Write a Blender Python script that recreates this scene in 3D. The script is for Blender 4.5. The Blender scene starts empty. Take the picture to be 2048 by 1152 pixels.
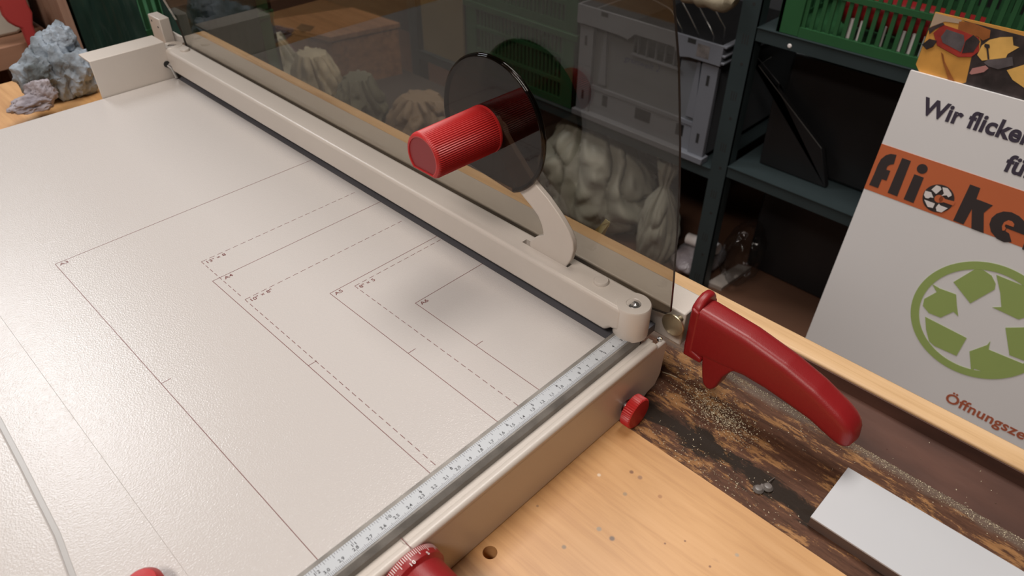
import bpy, bmesh, math, random
from mathutils import Vector, Matrix, noise
random.seed(7)
sc = bpy.context.scene
COL = sc.collection

# ------------------------------------------------------------------ camera, world, lights, exposure
# Everything is measured in centimetres in the frame of the paper cutter: X across the cut (the cut
# is at x = 0), Y along the blade, Z up from the table top.  The floor is 77 cm below the table top.
FLOOR = -77.0
def W(p):
    return Vector((p[0] / 100, p[1] / 100, (p[2] - FLOOR) / 100))
F_PX = 1464.23
MR = Matrix(((0.69976784, -0.71436181, 0.00348866),
             (-0.444309, -0.43904572, -0.78091508),
             (0.5593876, 0.54490922, -0.62462746)))
CAM = Vector((-38.706743, -24.019279, 39.510985))
def ray(x, y):
    return MR.transposed() @ Vector(((x - 1024) / F_PX, (y - 576) / F_PX, 1))
def at(x, y, ax, v):
    """point of the photograph (x, y) on the plane ax = v"""
    i = 'xyz'.index(ax); d = ray(x, y)
    return CAM + d * ((v - CAM[i]) / d[i])
cd = bpy.data.cameras.new('camera'); cam = bpy.data.objects.new('camera', cd); COL.objects.link(cam)
cd.sensor_width = 36; cd.lens = F_PX / 2048 * 36; cd.clip_start = 0.02
r = MR
m4 = Matrix(((r[0][0], -r[1][0], -r[2][0], 0), (r[0][1], -r[1][1], -r[2][1], 0), (r[0][2], -r[1][2], -r[2][2], 0), (0, 0, 0, 1)))
m4.translation = W(CAM)
cam.matrix_world = m4
sc.camera = cam
cd.dof.use_dof = True; cd.dof.focus_distance = 0.62; cd.dof.aperture_fstop = 11

world = bpy.data.worlds.new('world'); sc.world = world; world.use_nodes = True
world.node_tree.nodes['Background'].inputs[0].default_value = (0.95, 0.9, 0.85, 1)
world.node_tree.nodes['Background'].inputs[1].default_value = 0.05
sc.view_settings.view_transform = 'Standard'
sc.view_settings.look = 'None'
sc.view_settings.gamma = 1
sc.view_settings.use_curve_mapping = False
sc.view_settings.exposure = 0.52
sc.cycles.max_bounces = 10
sc.cycles.transparent_max_bounces = 16
sc.cycles.caustics_reflective = False
sc.cycles.caustics_refractive = False

# position (cm), size (cm), power, colour of the ceiling lamps
LAMPS = [((45, 32, 178), (75, 80), 18.0, (1.0, 0.94, 0.89)),
         ((-24, 250, 178), (50, 120), 19.0, (0.95, 0.97, 1.0)),
         ((-150, -20, 178), (40, 120), 27.0, (1.0, 0.9, 0.82))]

# ------------------------------------------------------------------ helpers
def tag(o, label=None, cat=None, group=None, kind=None):
    if label: o['label'] = label
    if cat: o['category'] = cat
    if group: o['group'] = group
    if kind: o['kind'] = kind
    return o
def thing(name, label, cat, loc, group=None):
    o = bpy.data.objects.new(name, None); COL.objects.link(o)
    o.location = W(loc); o.empty_display_size = 0.02
    return tag(o, label, cat, group)
def root_loc(o):
    v = Vector((0, 0, 0))
    while o is not None:
        v += o.location; o = o.parent
    return v
def obj(name, bm, mat, parent=None, bevel=0, smooth=False, seg=2, origin=None, sub=0, label=None, solid=0):
    base = root_loc(parent) if parent else (W(origin) if origin else Vector((0, 0, 0)))
    for v in bm.verts:
        v.co = W(v.co) - base
    bmesh.ops.recalc_face_normals(bm, faces=bm.faces)
    me = bpy.data.meshes.new(name); bm.to_mesh(me); bm.free()
    o = bpy.data.objects.new(name, me); COL.objects.link(o)
    for m in (mat if isinstance(mat, (list, tuple)) else [mat]):
        me.materials.append(m)
    if parent: o.parent = parent
    elif origin: o.location = base
    if solid:
        s = o.modifiers.new('s', 'SOLIDIFY'); s.thickness = solid / 100; s.offset = 0
    if bevel:
        b = o.modifiers.new('b', 'BEVEL'); b.width = bevel / 100; b.segments = seg
        b.limit_method = 'ANGLE'; b.angle_limit = math.radians(35)
    if sub:
        s = o.modifiers.new('u', 'SUBSURF'); s.levels = sub; s.render_levels = sub
    if smooth or bevel:
        for p in me.polygons: p.use_smooth = True
        if not sub: me.set_sharp_from_angle(angle=math.radians(40 if not bevel else 50))
    if label: o['label'] = label
    return o
def box(bm, x0, x1, y0, y1, z0, z1, mi=0):
    v = [bm.verts.new((x, y, z)) for x in (x0, x1) for y in (y0, y1) for z in (z0, z1)]
    for f in ((0, 1, 3, 2), (4, 6, 7, 5), (0, 4, 5, 1), (2, 3, 7, 6), (0, 2, 6, 4), (1, 5, 7, 3)):
        fc = bm.faces.new([v[i] for i in f]); fc.material_index = mi
def Box(x0, x1, y0, y1, z0, z1):
    bm = bmesh.new(); box(bm, x0, x1, y0, y1, z0, z1); return bm
def prism(bm, pts, ax, a, b, mi=0):
    """polygon in the plane across ax, from a to b.  ax x: (y,z)  ax y: (x,z)  ax z: (x,y)"""
    def P(p, t):
        return {'x': (t, p[0], p[1]), 'y': (p[0], t, p[1]), 'z': (p[0], p[1], t)}[ax]
    A = [bm.verts.new(P(p, a)) for p in pts]; B = [bm.verts.new(P(p, b)) for p in pts]
    fs = [bm.faces.new(A), bm.faces.new(B[::-1])]
    n = len(pts)
    for i in range(n):
        fs.append(bm.faces.new((A[i], B[i], B[(i + 1) % n], A[(i + 1) % n])))
    for f in fs: f.material_index = mi
def Prism(pts, ax, a, b):
    bm = bmesh.new(); prism(bm, pts, ax, a, b); return bm
def frame_of(d):
    d = Vector(d).normalized()
    u = d.orthogonal().normalized(); return d, u, d.cross(u)
def lathe(bm, p, d, prof, seg=40, mi=0):
    """prof: list of (radius, distance along d)"""
    p = Vector(p); d, u, w = frame_of(d); rings = []
    for r_, t in prof:
        if r_ < 1e-6: rings.append([bm.verts.new(p + d * t)])
        else: rings.append([bm.verts.new(p + d * t + (u * math.cos(2 * math.pi * k / seg) + w * math.sin(2 * math.pi * k / seg)) * r_) for k in range(seg)])
    for a, b in zip(rings, rings[1:]):
        for k in range(seg):
            k2 = (k + 1) % seg
            if len(a) == 1 and len(b) == 1: continue
            if len(a) == 1: f = bm.faces.new((a[0], b[k], b[k2]))
            elif len(b) == 1: f = bm.faces.new((a[k], b[0], a[k2]))
            else: f = bm.faces.new((a[k], b[k], b[k2], a[k2]))
            f.material_index = mi
def Lathe(p, d, prof, seg=40):
    bm = bmesh.new(); lathe(bm, p, d, prof, seg); return bm
def cyl(bm, p0, p1, r_, seg=20, mi=0):
    p0 = Vector(p0); p1 = Vector(p1); L = (p1 - p0).length
    lathe(bm, p0, p1 - p0, [(0, 0), (r_, 0), (r_, L), (0, L)], seg, mi)
def tube(bm, pts, r_, seg=10, closed=False, mi=0):
    pts = [Vector(p) for p in pts]; n = len(pts); rings = []
    up = None
    for i, p in enumerate(pts):
        a = pts[i - 1] if (i or closed) else p; b = pts[(i + 1) % n] if (i < n - 1 or closed) else p
        d = (b - a).normalized()
        if up is None: up = d.orthogonal().normalized()
        up = (up - d * up.dot(d)).normalized(); w = d.cross(up)
        rr = r_(i / (n - 1)) if callable(r_) else r_
        rings.append([bm.verts.new(p + (up * math.cos(2 * math.pi * k / seg) + w * math.sin(2 * math.pi * k / seg)) * rr) for k in range(seg)])
    for i in range(n if closed else n - 1):
        a = rings[i]; b = rings[(i + 1) % n]
        for k in range(seg):
            f = bm.faces.new((a[k], b[k], b[(k + 1) % seg], a[(k + 1) % seg])); f.material_index = mi
    if not closed:
        bm.faces.new(rings[0][::-1]); bm.faces.new(rings[-1])
def circ(cx, cy, r_, n=48, a0=0, a1=360):
    return [(cx + r_ * math.cos(math.radians(a0 + (a1 - a0) * k / n)), cy + r_ * math.sin(math.radians(a0 + (a1 - a0) * k / n))) for k in range(n)]
def text_geo(s, size, bold=0.0, align='CENTER', shear=0.0, space=1.0):
    """the glyph outlines of a text as a list of (verts2d, faces)"""
    cu = bpy.data.curves.new('t', 'FONT'); cu.body = s; cu.size = size; cu.align_x = align
    cu.offset = bold; cu.shear = shear; cu.space_character = space; cu.resolution_u = 4
    o = bpy.data.objects.new('t', cu); COL.objects.link(o)
    dg = bpy.context.evaluated_depsgraph_get(); dg.update()
    me = bpy.data.meshes.new_from_object(o.evaluated_get(dg))
    vs = [v.co.copy() for v in me.vertices]; fs = [list(p.vertices) for p in me.polygons]
    bpy.data.objects.remove(o); bpy.data.curves.remove(cu); bpy.data.meshes.remove(me)
    return vs, fs
_tc = {}
def add_text(bm, s, size, org, u, w, n, bold=0.0, align='CENTER', shear=0.0, space=1.0, mi=0):
    key = (s, size, bold, align, shear, space)
    if key not in _tc: _tc[key] = text_geo(s, size, bold, align, shear, space)
    vs, fs = _tc[key]; org = Vector(org); u = Vector(u); w = Vector(w)
    vv = [bm.verts.new(org + u * v.x + w * v.y) for v in vs]
    for f in fs:
        try: bm.faces.new([vv[i] for i in f]).material_index = mi
        except ValueError: pass

# ------------------------------------------------------------------ materials
def S(nt, kind, **kw):
    n = nt.nodes.new(kind)
    for k, v in kw.items(): setattr(n, k, v)
    return n
def mat(name, col, rough=0.5, metal=0.0, var=0.06, vscale=8.0, bump=0.0, bscale=400.0, spec=0.5, trans=0, sss=0, coat=0, alpha=1, stretch=(1, 1, 1), bdist=0.001):
    m = bpy.data.materials.new(name); m.use_nodes = True; nt = m.node_tree; b = nt.nodes['Principled BSDF']
    b.inputs['Roughness'].default_value = rough; b.inputs['Metallic'].default_value = metal
    b.inputs['Specular IOR Level'].default_value = spec
    if coat: b.inputs['Coat Weight'].default_value = coat
    if alpha < 1: b.inputs['Alpha'].default_value = alpha
    tc = S(nt, 'ShaderNodeTexCoord'); mp = S(nt, 'ShaderNodeMapping'); mp.inputs['Scale'].default_value = stretch
    nt.links.new(tc.outputs['Object'], mp.inputs[0])
    nz = S(nt, 'ShaderNodeTexNoise'); nz.inputs['Scale'].default_value = vscale; nz.inputs['Detail'].default_value = 5
    nt.links.new(mp.outputs[0], nz.inputs['Vector'])
    rp = S(nt, 'ShaderNodeValToRGB')
    c = col
    rp.color_ramp.elements[0].position = 0.3; rp.color_ramp.elements[1].position = 0.7
    rp.color_ramp.elements[0].color = [max(0, k * (1 - var)) for k in c] + [1]
    rp.color_ramp.elements[1].color = [min(1, k * (1 + var)) for k in c] + [1]
    nt.links.new(nz.outputs[0], rp.inputs[0]); nt.links.new(rp.outputs[0], b.inputs['Base Color'])
    if bump:
        n2 = S(nt, 'ShaderNodeTexNoise'); n2.inputs['Scale'].default_value = bscale; n2.inputs['Detail'].default_value = 2
        nt.links.new(mp.outputs[0], n2.inputs['Vector'])
        bp = S(nt, 'ShaderNodeBump'); bp.inputs['Strength'].default_value = bump; bp.inputs['Distance'].default_value = bdist
        nt.links.new(n2.outputs[0], bp.inputs['Height']); nt.links.new(bp.outputs[0], b.inputs['Normal'])
    return m
def smoked(name, tint, rough=0.02):
    """tinted clear acrylic: what comes through is tinted, the surface reflects"""
    m = bpy.data.materials.new(name); m.use_nodes = True; nt = m.node_tree
    for n in list(nt.nodes): nt.nodes.remove(n)
    out = S(nt, 'ShaderNodeOutputMaterial'); mx = S(nt, 'ShaderNodeMixShader')
    tr = S(nt, 'ShaderNodeBsdfTransparent'); tr.inputs[0].default_value = (*tint, 1)
    gl = S(nt, 'ShaderNodeBsdfGlossy'); gl.inputs['Roughness'].default_value = rough; gl.inputs[0].default_value = (0.7, 0.7, 0.7, 1)
    fr = S(nt, 'ShaderNodeFresnel'); ge = S(nt, 'ShaderNodeNewGeometry'); mr = S(nt, 'ShaderNodeMapRange')
    mr.inputs['To Min'].default_value = 1.49; mr.inputs['To Max'].default_value = 1 / 1.49
    nt.links.new(ge.outputs['Backfacing'], mr.inputs['Value']); nt.links.new(mr.outputs[0], fr.inputs[0])
    nt.links.new(fr.outputs[0], mx.inputs[0]); nt.links.new(tr.outputs[0], mx.inputs[1]); nt.links.new(gl.outputs[0], mx.inputs[2])
    nt.links.new(mx.outputs[0], out.inputs[0]); return m

def wood(name, c0, c1, c2, scale=1.0, rough=0.5, axis='y', grain=55.0):
    m = bpy.data.materials.new(name); m.use_nodes = True; nt = m.node_tree; b = nt.nodes['Principled BSDF']
    tc = S(nt, 'ShaderNodeTexCoord'); mp = S(nt, 'ShaderNodeMapping')
    st = {'x': (0.06, 1, 1), 'y': (1, 0.06, 1), 'z': (1, 1, 0.06)}[axis]
    mp.inputs['Scale'].default_value = [k * scale for k in st]
    nt.links.new(tc.outputs['Object'], mp.inputs[0])
    n1 = S(nt, 'ShaderNodeTexNoise'); n1.inputs['Scale'].default_value = grain; n1.inputs['Detail'].default_value = 8; n1.inputs['Roughness'].default_value = 0.65; n1.inputs['Distortion'].default_value = 0.4
    n2 = S(nt, 'ShaderNodeTexNoise'); n2.inputs['Scale'].default_value = 7; n2.inputs['Detail'].default_value = 3
    nt.links.new(mp.outputs[0], n1.inputs['Vector']); nt.links.new(tc.outputs['Object'], n2.inputs['Vector'])
    r1 = S(nt, 'ShaderNodeValToRGB'); e = r1.color_ramp.elements
    e[0].position = 0.3; e[0].color = (*c0, 1); e[1].position = 0.52; e[1].color = (*c1, 1)
    x = e.new(0.75); x.color = (*c2, 1)
    nt.links.new(n1.outputs[0], r1.inputs[0])
    mx = S(nt, 'ShaderNodeMixRGB', blend_type='MULTIPLY'); mx.inputs[0].default_value = 0.35
    r2 = S(nt, 'ShaderNodeValToRGB'); r2.color_ramp.elements[0].position = 0.35; r2.color_ramp.elements[0].color = (0.72, 0.66, 0.6, 1); r2.color_ramp.elements[1].position = 0.6; r2.color_ramp.elements[1].color = (1, 1, 1, 1)
    nt.links.new(n2.outputs[0], r2.inputs[0]); nt.links.new(r1.outputs[0], mx.inputs[1]); nt.links.new(r2.outputs[0], mx.inputs[2])
    nt.links.new(mx.outputs[0], b.inputs['Base Color'])
    b.inputs['Roughness'].default_value = rough
    bp = S(nt, 'ShaderNodeBump'); bp.inputs['Strength'].default_value = 0.15; bp.inputs['Distance'].default_value = 0.0005
    nt.links.new(n1.outputs[0], bp.inputs['Height']); nt.links.new(bp.outputs[0], b.inputs['Normal'])
    return m, mx, b

M = {}
M['paint'] = mat('beige_powder_coat', (0.60, 0.55, 0.50), 0.32, bump=0.25, bscale=1300, var=0.03, bdist=0.0004)
M['steel_dark'] = mat('dark_blade_steel', (0.16, 0.16, 0.18), 0.4, 0.4, var=0.15)
M['rail'] = mat('worn_steel', (0.24, 0.225, 0.205), 0.5, 0.4, var=0.25, vscale=60, bump=0.3, bscale=900, bdist=0.0003)
M['label'] = mat('ruler_label', (0.50, 0.53, 0.56), 0.4, var=0.03)
M['ink'] = mat('black_print', (0.03, 0.03, 0.035), 0.5)
M['tick'] = mat('grey_print', (0.16, 0.16, 0.18), 0.5)
M['brownink'] = mat('brown_print', (0.17, 0.055, 0.05), 0.55)
M['red'] = mat('red_plastic', (0.27, 0.012, 0.014), 0.38, bump=0.25, bscale=1500, var=0.05, bdist=0.0004)
M['red2'] = mat('red_knob_plastic', (0.46, 0.02, 0.02), 0.4, bump=0.1, bscale=1500, var=0.04)
M['redcap'] = mat('red_end_cap', (0.24, 0.025, 0.03), 0.5)
M['chrome'] = mat('screw_metal', (0.72, 0.72, 0.72), 0.25, 1.0, var=0.1, vscale=100)
M['brass'] = mat('brass_coated_metal', (0.52, 0.45, 0.31), 0.33, 0.9, var=0.08, vscale=80, bump=0.1, bscale=600)
M['white'] = mat('white_print', (0.85, 0.8, 0.78), 0.5)
M['dark'] = mat('dark_recess', (0.02, 0.02, 0.02), 0.7)
M['guard'] = smoked('smoked_acrylic', (0.68, 0.655, 0.615))
M['guard_edge'] = mat('dark_acrylic_edge', (0.035, 0.028, 0.024), 0.25)
M['disc'] = smoked('dark_smoked_acrylic', (0.40, 0.34, 0.29), 0.03)

# laminated cutting table: pebbled white surface
m = bpy.data.materials.new('pebbled_white_laminate'); m.use_nodes = True; nt = m.node_tree; b = nt.nodes['Principled BSDF']
b.inputs['Base Color'].default_value = (0.56, 0.53, 0.51, 1); b.inputs['Roughness'].default_value = 0.22; b.inputs['Specular IOR Level'].default_value = 0.5
tc = S(nt, 'ShaderNodeTexCoord'); vz = S(nt, 'ShaderNodeTexVoronoi'); vz.feature = 'SMOOTH_F1'; vz.inputs['Scale'].default_value = 850; nt.links.new(tc.outputs['Object'], vz.inputs['Vector'])
nz = S(nt, 'ShaderNodeTexNoise'); nz.inputs['Scale'].default_value = 1000; nt.links.new(tc.outputs['Object'], nz.inputs['Vector'])
ad = S(nt, 'ShaderNodeMath', operation='ADD'); nt.links.new(vz.outputs['Distance'], ad.inputs[0]); nt.links.new(nz.outputs[0], ad.inputs[1])
bp = S(nt, 'ShaderNodeBump'); bp.inputs['Strength'].default_value = 0.3; bp.inputs['Distance'].default_value = 0.0004
nt.links.new(ad.outputs[0], bp.inputs['Height']); nt.links.new(bp.outputs[0], b.inputs['Normal'])
M['board'] = m

M['beech'], _, _ = wood('light_beech', (0.46, 0.25, 0.10), (0.60, 0.345, 0.155), (0.66, 0.40, 0.20), rough=0.42)
M['rail_wood'], _, _ = wood('pale_bench_rail', (0.55, 0.33, 0.15), (0.74, 0.49, 0.26), (0.80, 0.56, 0.33), rough=0.5)
M['brownwood'], _, _ = wood('brown_wood', (0.16, 0.075, 0.035), (0.28, 0.14, 0.07), (0.36, 0.19, 0.1), rough=0.6)
M['pinkwood'], _, _ = wood('planed_wood', (0.28, 0.16, 0.11), (0.36, 0.22, 0.16), (0.42, 0.27, 0.2), rough=0.6, axis='z')
M['tray'] = mat('dirty_tray_wood', (0.085, 0.038, 0.026), 0.55, var=0.45, vscale=22, bump=0.3, bscale=80, stretch=(1, 0.35, 1))

# the stained, worn board of the bench: dark varnish over light wood
def stained():
    m = bpy.data.materials.new('stained_worn_wood'); m.use_nodes = True; nt = m.node_tree; b = nt.nodes['Principled BSDF']
    tc = S(nt, 'ShaderNodeTexCoord'); L = nt.links.new
    def N(scale, det, st, rough=0.6, dist=0.0):
        mp = S(nt, 'ShaderNodeMapping'); mp.inputs['Scale'].default_value = st; L(tc.outputs['Object'], mp.inputs[0])
        n = S(nt, 'ShaderNodeTexNoise'); n.inputs['Scale'].default_value = scale; n.inputs['Detail'].default_value = det; n.inputs['Roughness'].default_value = rough; n.inputs['Distortion'].default_value = dist
        L(mp.outputs[0], n.inputs['Vector']); return n
    def R(src, stops):
        r = S(nt, 'ShaderNodeValToRGB'); e = r.color_ramp.elements
        e[0].position, e[0].color = stops[0][0], (*stops[0][1], 1); e[1].position, e[1].color = stops[-1][0], (*stops[-1][1], 1)
        for p, c in stops[1:-1]: e.new(p).color = (*c, 1)
        L(src, r.inputs[0]); return r
    b.inputs['Specular IOR Level'].default_value = 0.18
    big = N(48, 9, (1, 0.42, 1), 0.78, 0.4); fine = N(210, 8, (1, 0.14, 1), 0.8, 0.3); blk = N(30, 8, (1.1, 0.4, 1), 0.75, 0.8)
    base = R(fine.outputs[0], [(0.3, (0.15, 0.065, 0.025)), (0.5, (0.30, 0.15, 0.06)), (0.72, (0.46, 0.25, 0.11))])
    var = R(fine.outputs[0], [(0.3, (0.045, 0.02, 0.012)), (0.6, (0.13, 0.06, 0.035)), (0.8, (0.22, 0.12, 0.08))])
    add = S(nt, 'ShaderNodeMath', operation='MULTIPLY_ADD'); L(fine.outputs[0], add.inputs[0]); add.inputs[1].default_value = 0.45; L(big.outputs[0], add.inputs[2])
    k = R(add.outputs[0], [(0.745, (1, 1, 1)), (0.80, (0, 0, 0))])
    mx = S(nt, 'ShaderNodeMixRGB'); L(k.outputs[0], mx.inputs[0]); L(base.outputs[0], mx.inputs[1]); L(var.outputs[0], mx.inputs[2])
    # the long black stain: a band of its own along the grain (x between -3.6 and -0.6 cm), broken by noise
    sp = S(nt, 'ShaderNodeSeparateXYZ'); L(tc.outputs['Object'], sp.inputs[0])
    dx = S(nt, 'ShaderNodeMath', operation='SUBTRACT'); L(sp.outputs[0], dx.inputs[0]); dx.inputs[1].default_value = -0.020
    ab = S(nt, 'ShaderNodeMath', operation='ABSOLUTE'); L(dx.outputs[0], ab.inputs[0])
    ml = S(nt, 'ShaderNodeMath', operation='MULTIPLY_ADD'); L(ab.outputs[0], ml.inputs[0]); ml.inputs[1].default_value = 13.0; L(blk.outputs[0], ml.inputs[2])
    k2 = R(ml.outputs[0], [(0.62, (1, 1, 1)), (0.70, (0, 0, 0))])
    m2 = S(nt, 'ShaderNodeMixRGB'); L(k2.outputs[0], m2.inputs[0]); L(mx.outputs[0], m2.inputs[1]); m2.inputs[2].default_value = (0.022, 0.014, 0.009, 1)
    mr = S(nt, 'ShaderNodeMath', operation='MULTIPLY_ADD'); L(blk.outputs[0], mr.inputs[0]); mr.inputs[1].default_value = 0.02; L(sp.outputs[0], mr.inputs[2])
    k3 = S(nt, 'ShaderNodeMapRange'); k3.inputs['From Min'].default_value = 0.061; k3.inputs['From Max'].default_value = 0.066; k3.inputs['To Max'].default_value = 0.75; L(mr.outputs[0], k3.inputs['Value'])
    m3 = S(nt, 'ShaderNodeMixRGB'); L(k3.outputs[0], m3.inputs[0]); L(m2.outputs[0], m3.inputs[1]); m3.inputs[2].default_value = (0.16, 0.12, 0.095, 1)
    L(m3.outputs[0], b.inputs['Base Color'])
    rr = R(k.outputs[0], [(0.0, (0.65,) * 3), (1.0, (0.55,) * 3)]); L(rr.outputs[0], b.inputs['Roughness'])
    bp = S(nt, 'ShaderNodeBump'); bp.inputs['Strength'].default_value = 0.4; bp.inputs['Distance'].default_value = 0.0008; L(add.outputs[0], bp.inputs['Height']); L(bp.outputs[0], b.inputs['Normal'])
    return m
M['stained'] = stained()

# light bench board with dents and marks at their own places
def marked_beech():
    m, mx, b = wood('beech_bench_board', (0.47, 0.235, 0.085), (0.64, 0.36, 0.15), (0.72, 0.43, 0.205), rough=0.4)
    nt = m.node_tree; tc = S(nt, 'ShaderNodeTexCoord'); last = mx.outputs[0]
    # fine pores: short dark dashes along the grain
    mp = S(nt, 'ShaderNodeMapping'); mp.inputs['Scale'].default_value = (1, 0.22, 1); nt.links.new(tc.outputs['Object'], mp.inputs[0])
    vo = S(nt, 'ShaderNodeTexVoronoi'); vo.inputs['Scale'].default_value = 65; vo.inputs['Randomness'].default_value = 1; nt.links.new(mp.outputs[0], vo.inputs['Vector'])
    rp = S(nt, 'ShaderNodeValToRGB'); rp.color_ramp.elements[0].position = 0.05; rp.color_ramp.elements[0].color = (1, 1, 1, 1); rp.color_ramp.elements[1].position = 0.12; rp.color_ramp.elements[1].color = (0, 0, 0, 1)
    nt.links.new(vo.outputs['Distance'], rp.inputs[0])
    nz = S(nt, 'ShaderNodeTexNoise'); nz.inputs['Scale'].default_value = 17; nt.links.new(tc.outputs['Object'], nz.inputs['Vector'])
    r3 = S(nt, 'ShaderNodeValToRGB'); r3.color_ramp.elements[0].position = 0.5; r3.color_ramp.elements[1].position = 0.62; nt.links.new(nz.outputs[0], r3.inputs[0])
    mm = S(nt, 'ShaderNodeMath', operation='MULTIPLY'); nt.links.new(rp.outputs[0], mm.inputs[0]); nt.links.new(r3.outputs[0], mm.inputs[1])
    x = S(nt, 'ShaderNodeMixRGB'); nt.links.new(mm.outputs[0], x.inputs[0]); nt.links.new(last, x.inputs[1]); x.inputs[2].default_value = (0.2, 0.09, 0.04, 1); last = x.outputs[0]
    marks = [(1198, 950, .22, (0.75, 0.6, 0.45)), (1198, 1058, .28, (0.33, 0.27, 0.2)), (1224, 1077, .3, (0.16, 0.12, 0.1)), (1128, 1094, .25, (0.25, 0.18, 0.12)),
             (1263, 944, .25, (0.22, 0.1, 0.05)), (1280, 955, .28, (0.33, 0.18, 0.1)), (1250, 988, .25, (0.36, 0.25, 0.15)), (1075, 1012, .16, (0.3, 0.16, 0.08)),
             (1474, 1110, .22, (0.42, 0.33, 0.24)), (1370, 1082, .12, (0.2, 0.08, 0.04)), (1330, 1087, .12, (0.2, 0.08, 0.04)), (1420, 1133, .14, (0.2, 0.08, 0.04)), (1320, 993, .25, (0.42, 0.2, 0.08))]
    for px, py, rad, c in marks:
        p = W(at(px, py, 'z', -5.1))
        q = S(nt, 'ShaderNodeVectorMath', operation='DISTANCE'); nt.links.new(tc.outputs['Object'], q.inputs[0]); q.inputs[1].default_value = (p.x - BENCH_O.x, p.y - BENCH_O.y, p.z - BENCH_O.z)
        mr = S(nt, 'ShaderNodeMapRange'); mr.inputs['From Min'].default_value = rad * 0.004; mr.inputs['From Max'].default_value = rad * 0.008; mr.inputs['To Min'].default_value = 0.9; mr.inputs['To Max'].default_value = 0
        nt.links.new(q.outputs['Value'], mr.inputs['Value'])
        x = S(nt, 'ShaderNodeMixRGB'); nt.links.new(mr.outputs[0], x.inputs[0]); nt.links.new(last, x.inputs[1]); x.inputs[2].default_value = (*c, 1); last = x.outputs[0]
    nt.links.new(last, b.inputs['Base Color']); return m
BENCH_O = W((0, 0, FLOOR))
M['bench'] = marked_beech()

M['shelf'] = mat('blue_grey_shelf_metal', (0.042, 0.06, 0.064), 0.45, 0.3, var=0.1)
M['green'] = mat('green_crate_plastic', (0.024, 0.10, 0.036), 0.45, var=0.1)
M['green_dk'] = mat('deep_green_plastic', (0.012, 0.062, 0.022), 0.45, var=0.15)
M['grey'] = mat('grey_crate_plastic', (0.16, 0.17, 0.195), 0.5, var=0.06)
M['grey_panel'] = mat('grained_grey_plastic', (0.135, 0.145, 0.16), 0.55, var=0.06, bump=0.5, bscale=260)
M['floor'] = mat('brown_floor', (0.13, 0.065, 0.04), 0.45, var=0.15, vscale=5)
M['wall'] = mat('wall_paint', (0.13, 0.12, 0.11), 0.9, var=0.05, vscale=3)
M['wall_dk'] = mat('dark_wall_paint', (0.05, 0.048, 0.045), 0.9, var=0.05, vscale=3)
M['ceil'] = mat('ceiling_paint', (0.30, 0.28, 0.26), 0.9, var=0.04, vscale=3)
M['board_wh'] = mat('white_poster_board', (0.84, 0.83, 0.83), 0.55, var=0.02, vscale=4)
M['orange'] = mat('orange_print', (0.62, 0.16, 0.06), 0.55, var=0.04)
M['letter'] = mat('dark_brown_letters', (0.045, 0.035, 0.035), 0.55)
M['letter2'] = mat('dark_blue_letters', (0.055, 0.045, 0.07), 0.55)
M['limegreen'] = mat('leaf_green_print', (0.36, 0.47, 0.15), 0.55, var=0.04)
M['rust'] = mat('rust_red_letters', (0.45, 0.12, 0.06), 0.55)
M['p_orange'] = mat('print_amber', (0.62, 0.30, 0.06), 0.5, var=0.15, vscale=30)
M['p_yellow'] = mat('print_yellow', (0.72, 0.42, 0.11), 0.5, var=0.2, vscale=30)
M['p_red'] = mat('print_red', (0.33, 0.03, 0.02), 0.5, var=0.3, vscale=40)
M['p_dark'] = mat('print_dark', (0.035, 0.025, 0.025), 0.5, var=0.5, vscale=60)
M['p_grey'] = mat('print_grey', (0.10, 0.085, 0.09), 0.5, var=0.3, vscale=60)
M['p_pink'] = mat('print_pink', (0.48, 0.22, 0.20), 0.5)
M['p_brown'] = mat('print_brown', (0.28, 0.09, 0.02), 0.5, var=0.3, vscale=40)
M['p_beige'] = mat('print_beige', (0.42, 0.31, 0.22), 0.5, var=0.1)
M['slab'] = mat('white_laminate', (0.57, 0.585, 0.61), 0.4, var=0.02)
M['slab_edge'] = mat('brown_edge', (0.13, 0.09, 0.075), 0.5, var=0.15)
M['cream'] = mat('cream_cloth', (0.52, 0.46, 0.33), 0.85, var=0.2, vscale=25, bump=0.4, bscale=60, bdist=0.004)
M['bag'] = mat('white_plastic_bag', (0.42, 0.43, 0.38), 0.4, var=0.15, vscale=9, bump=0.2, bscale=30, bdist=0.006)
M['black'] = mat('black_plastic', (0.012, 0.012, 0.013), 0.35, var=0.2)
M['film'] = mat('dark_green_plastic_film', (0.02, 0.045, 0.035), 0.22, var=0.5, vscale=14, bump=0.8, bscale=26, stretch=(1, 1, 0.25), bdist=0.012)
M['clay'] = mat('brown_paper', (0.30, 0.22, 0.15), 0.7, var=0.12, vscale=10, bump=0.3, bscale=20, bdist=0.005)
M['clear'] = smoked('clear_film', (0.80, 0.80, 0.80), 0.15)

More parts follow.
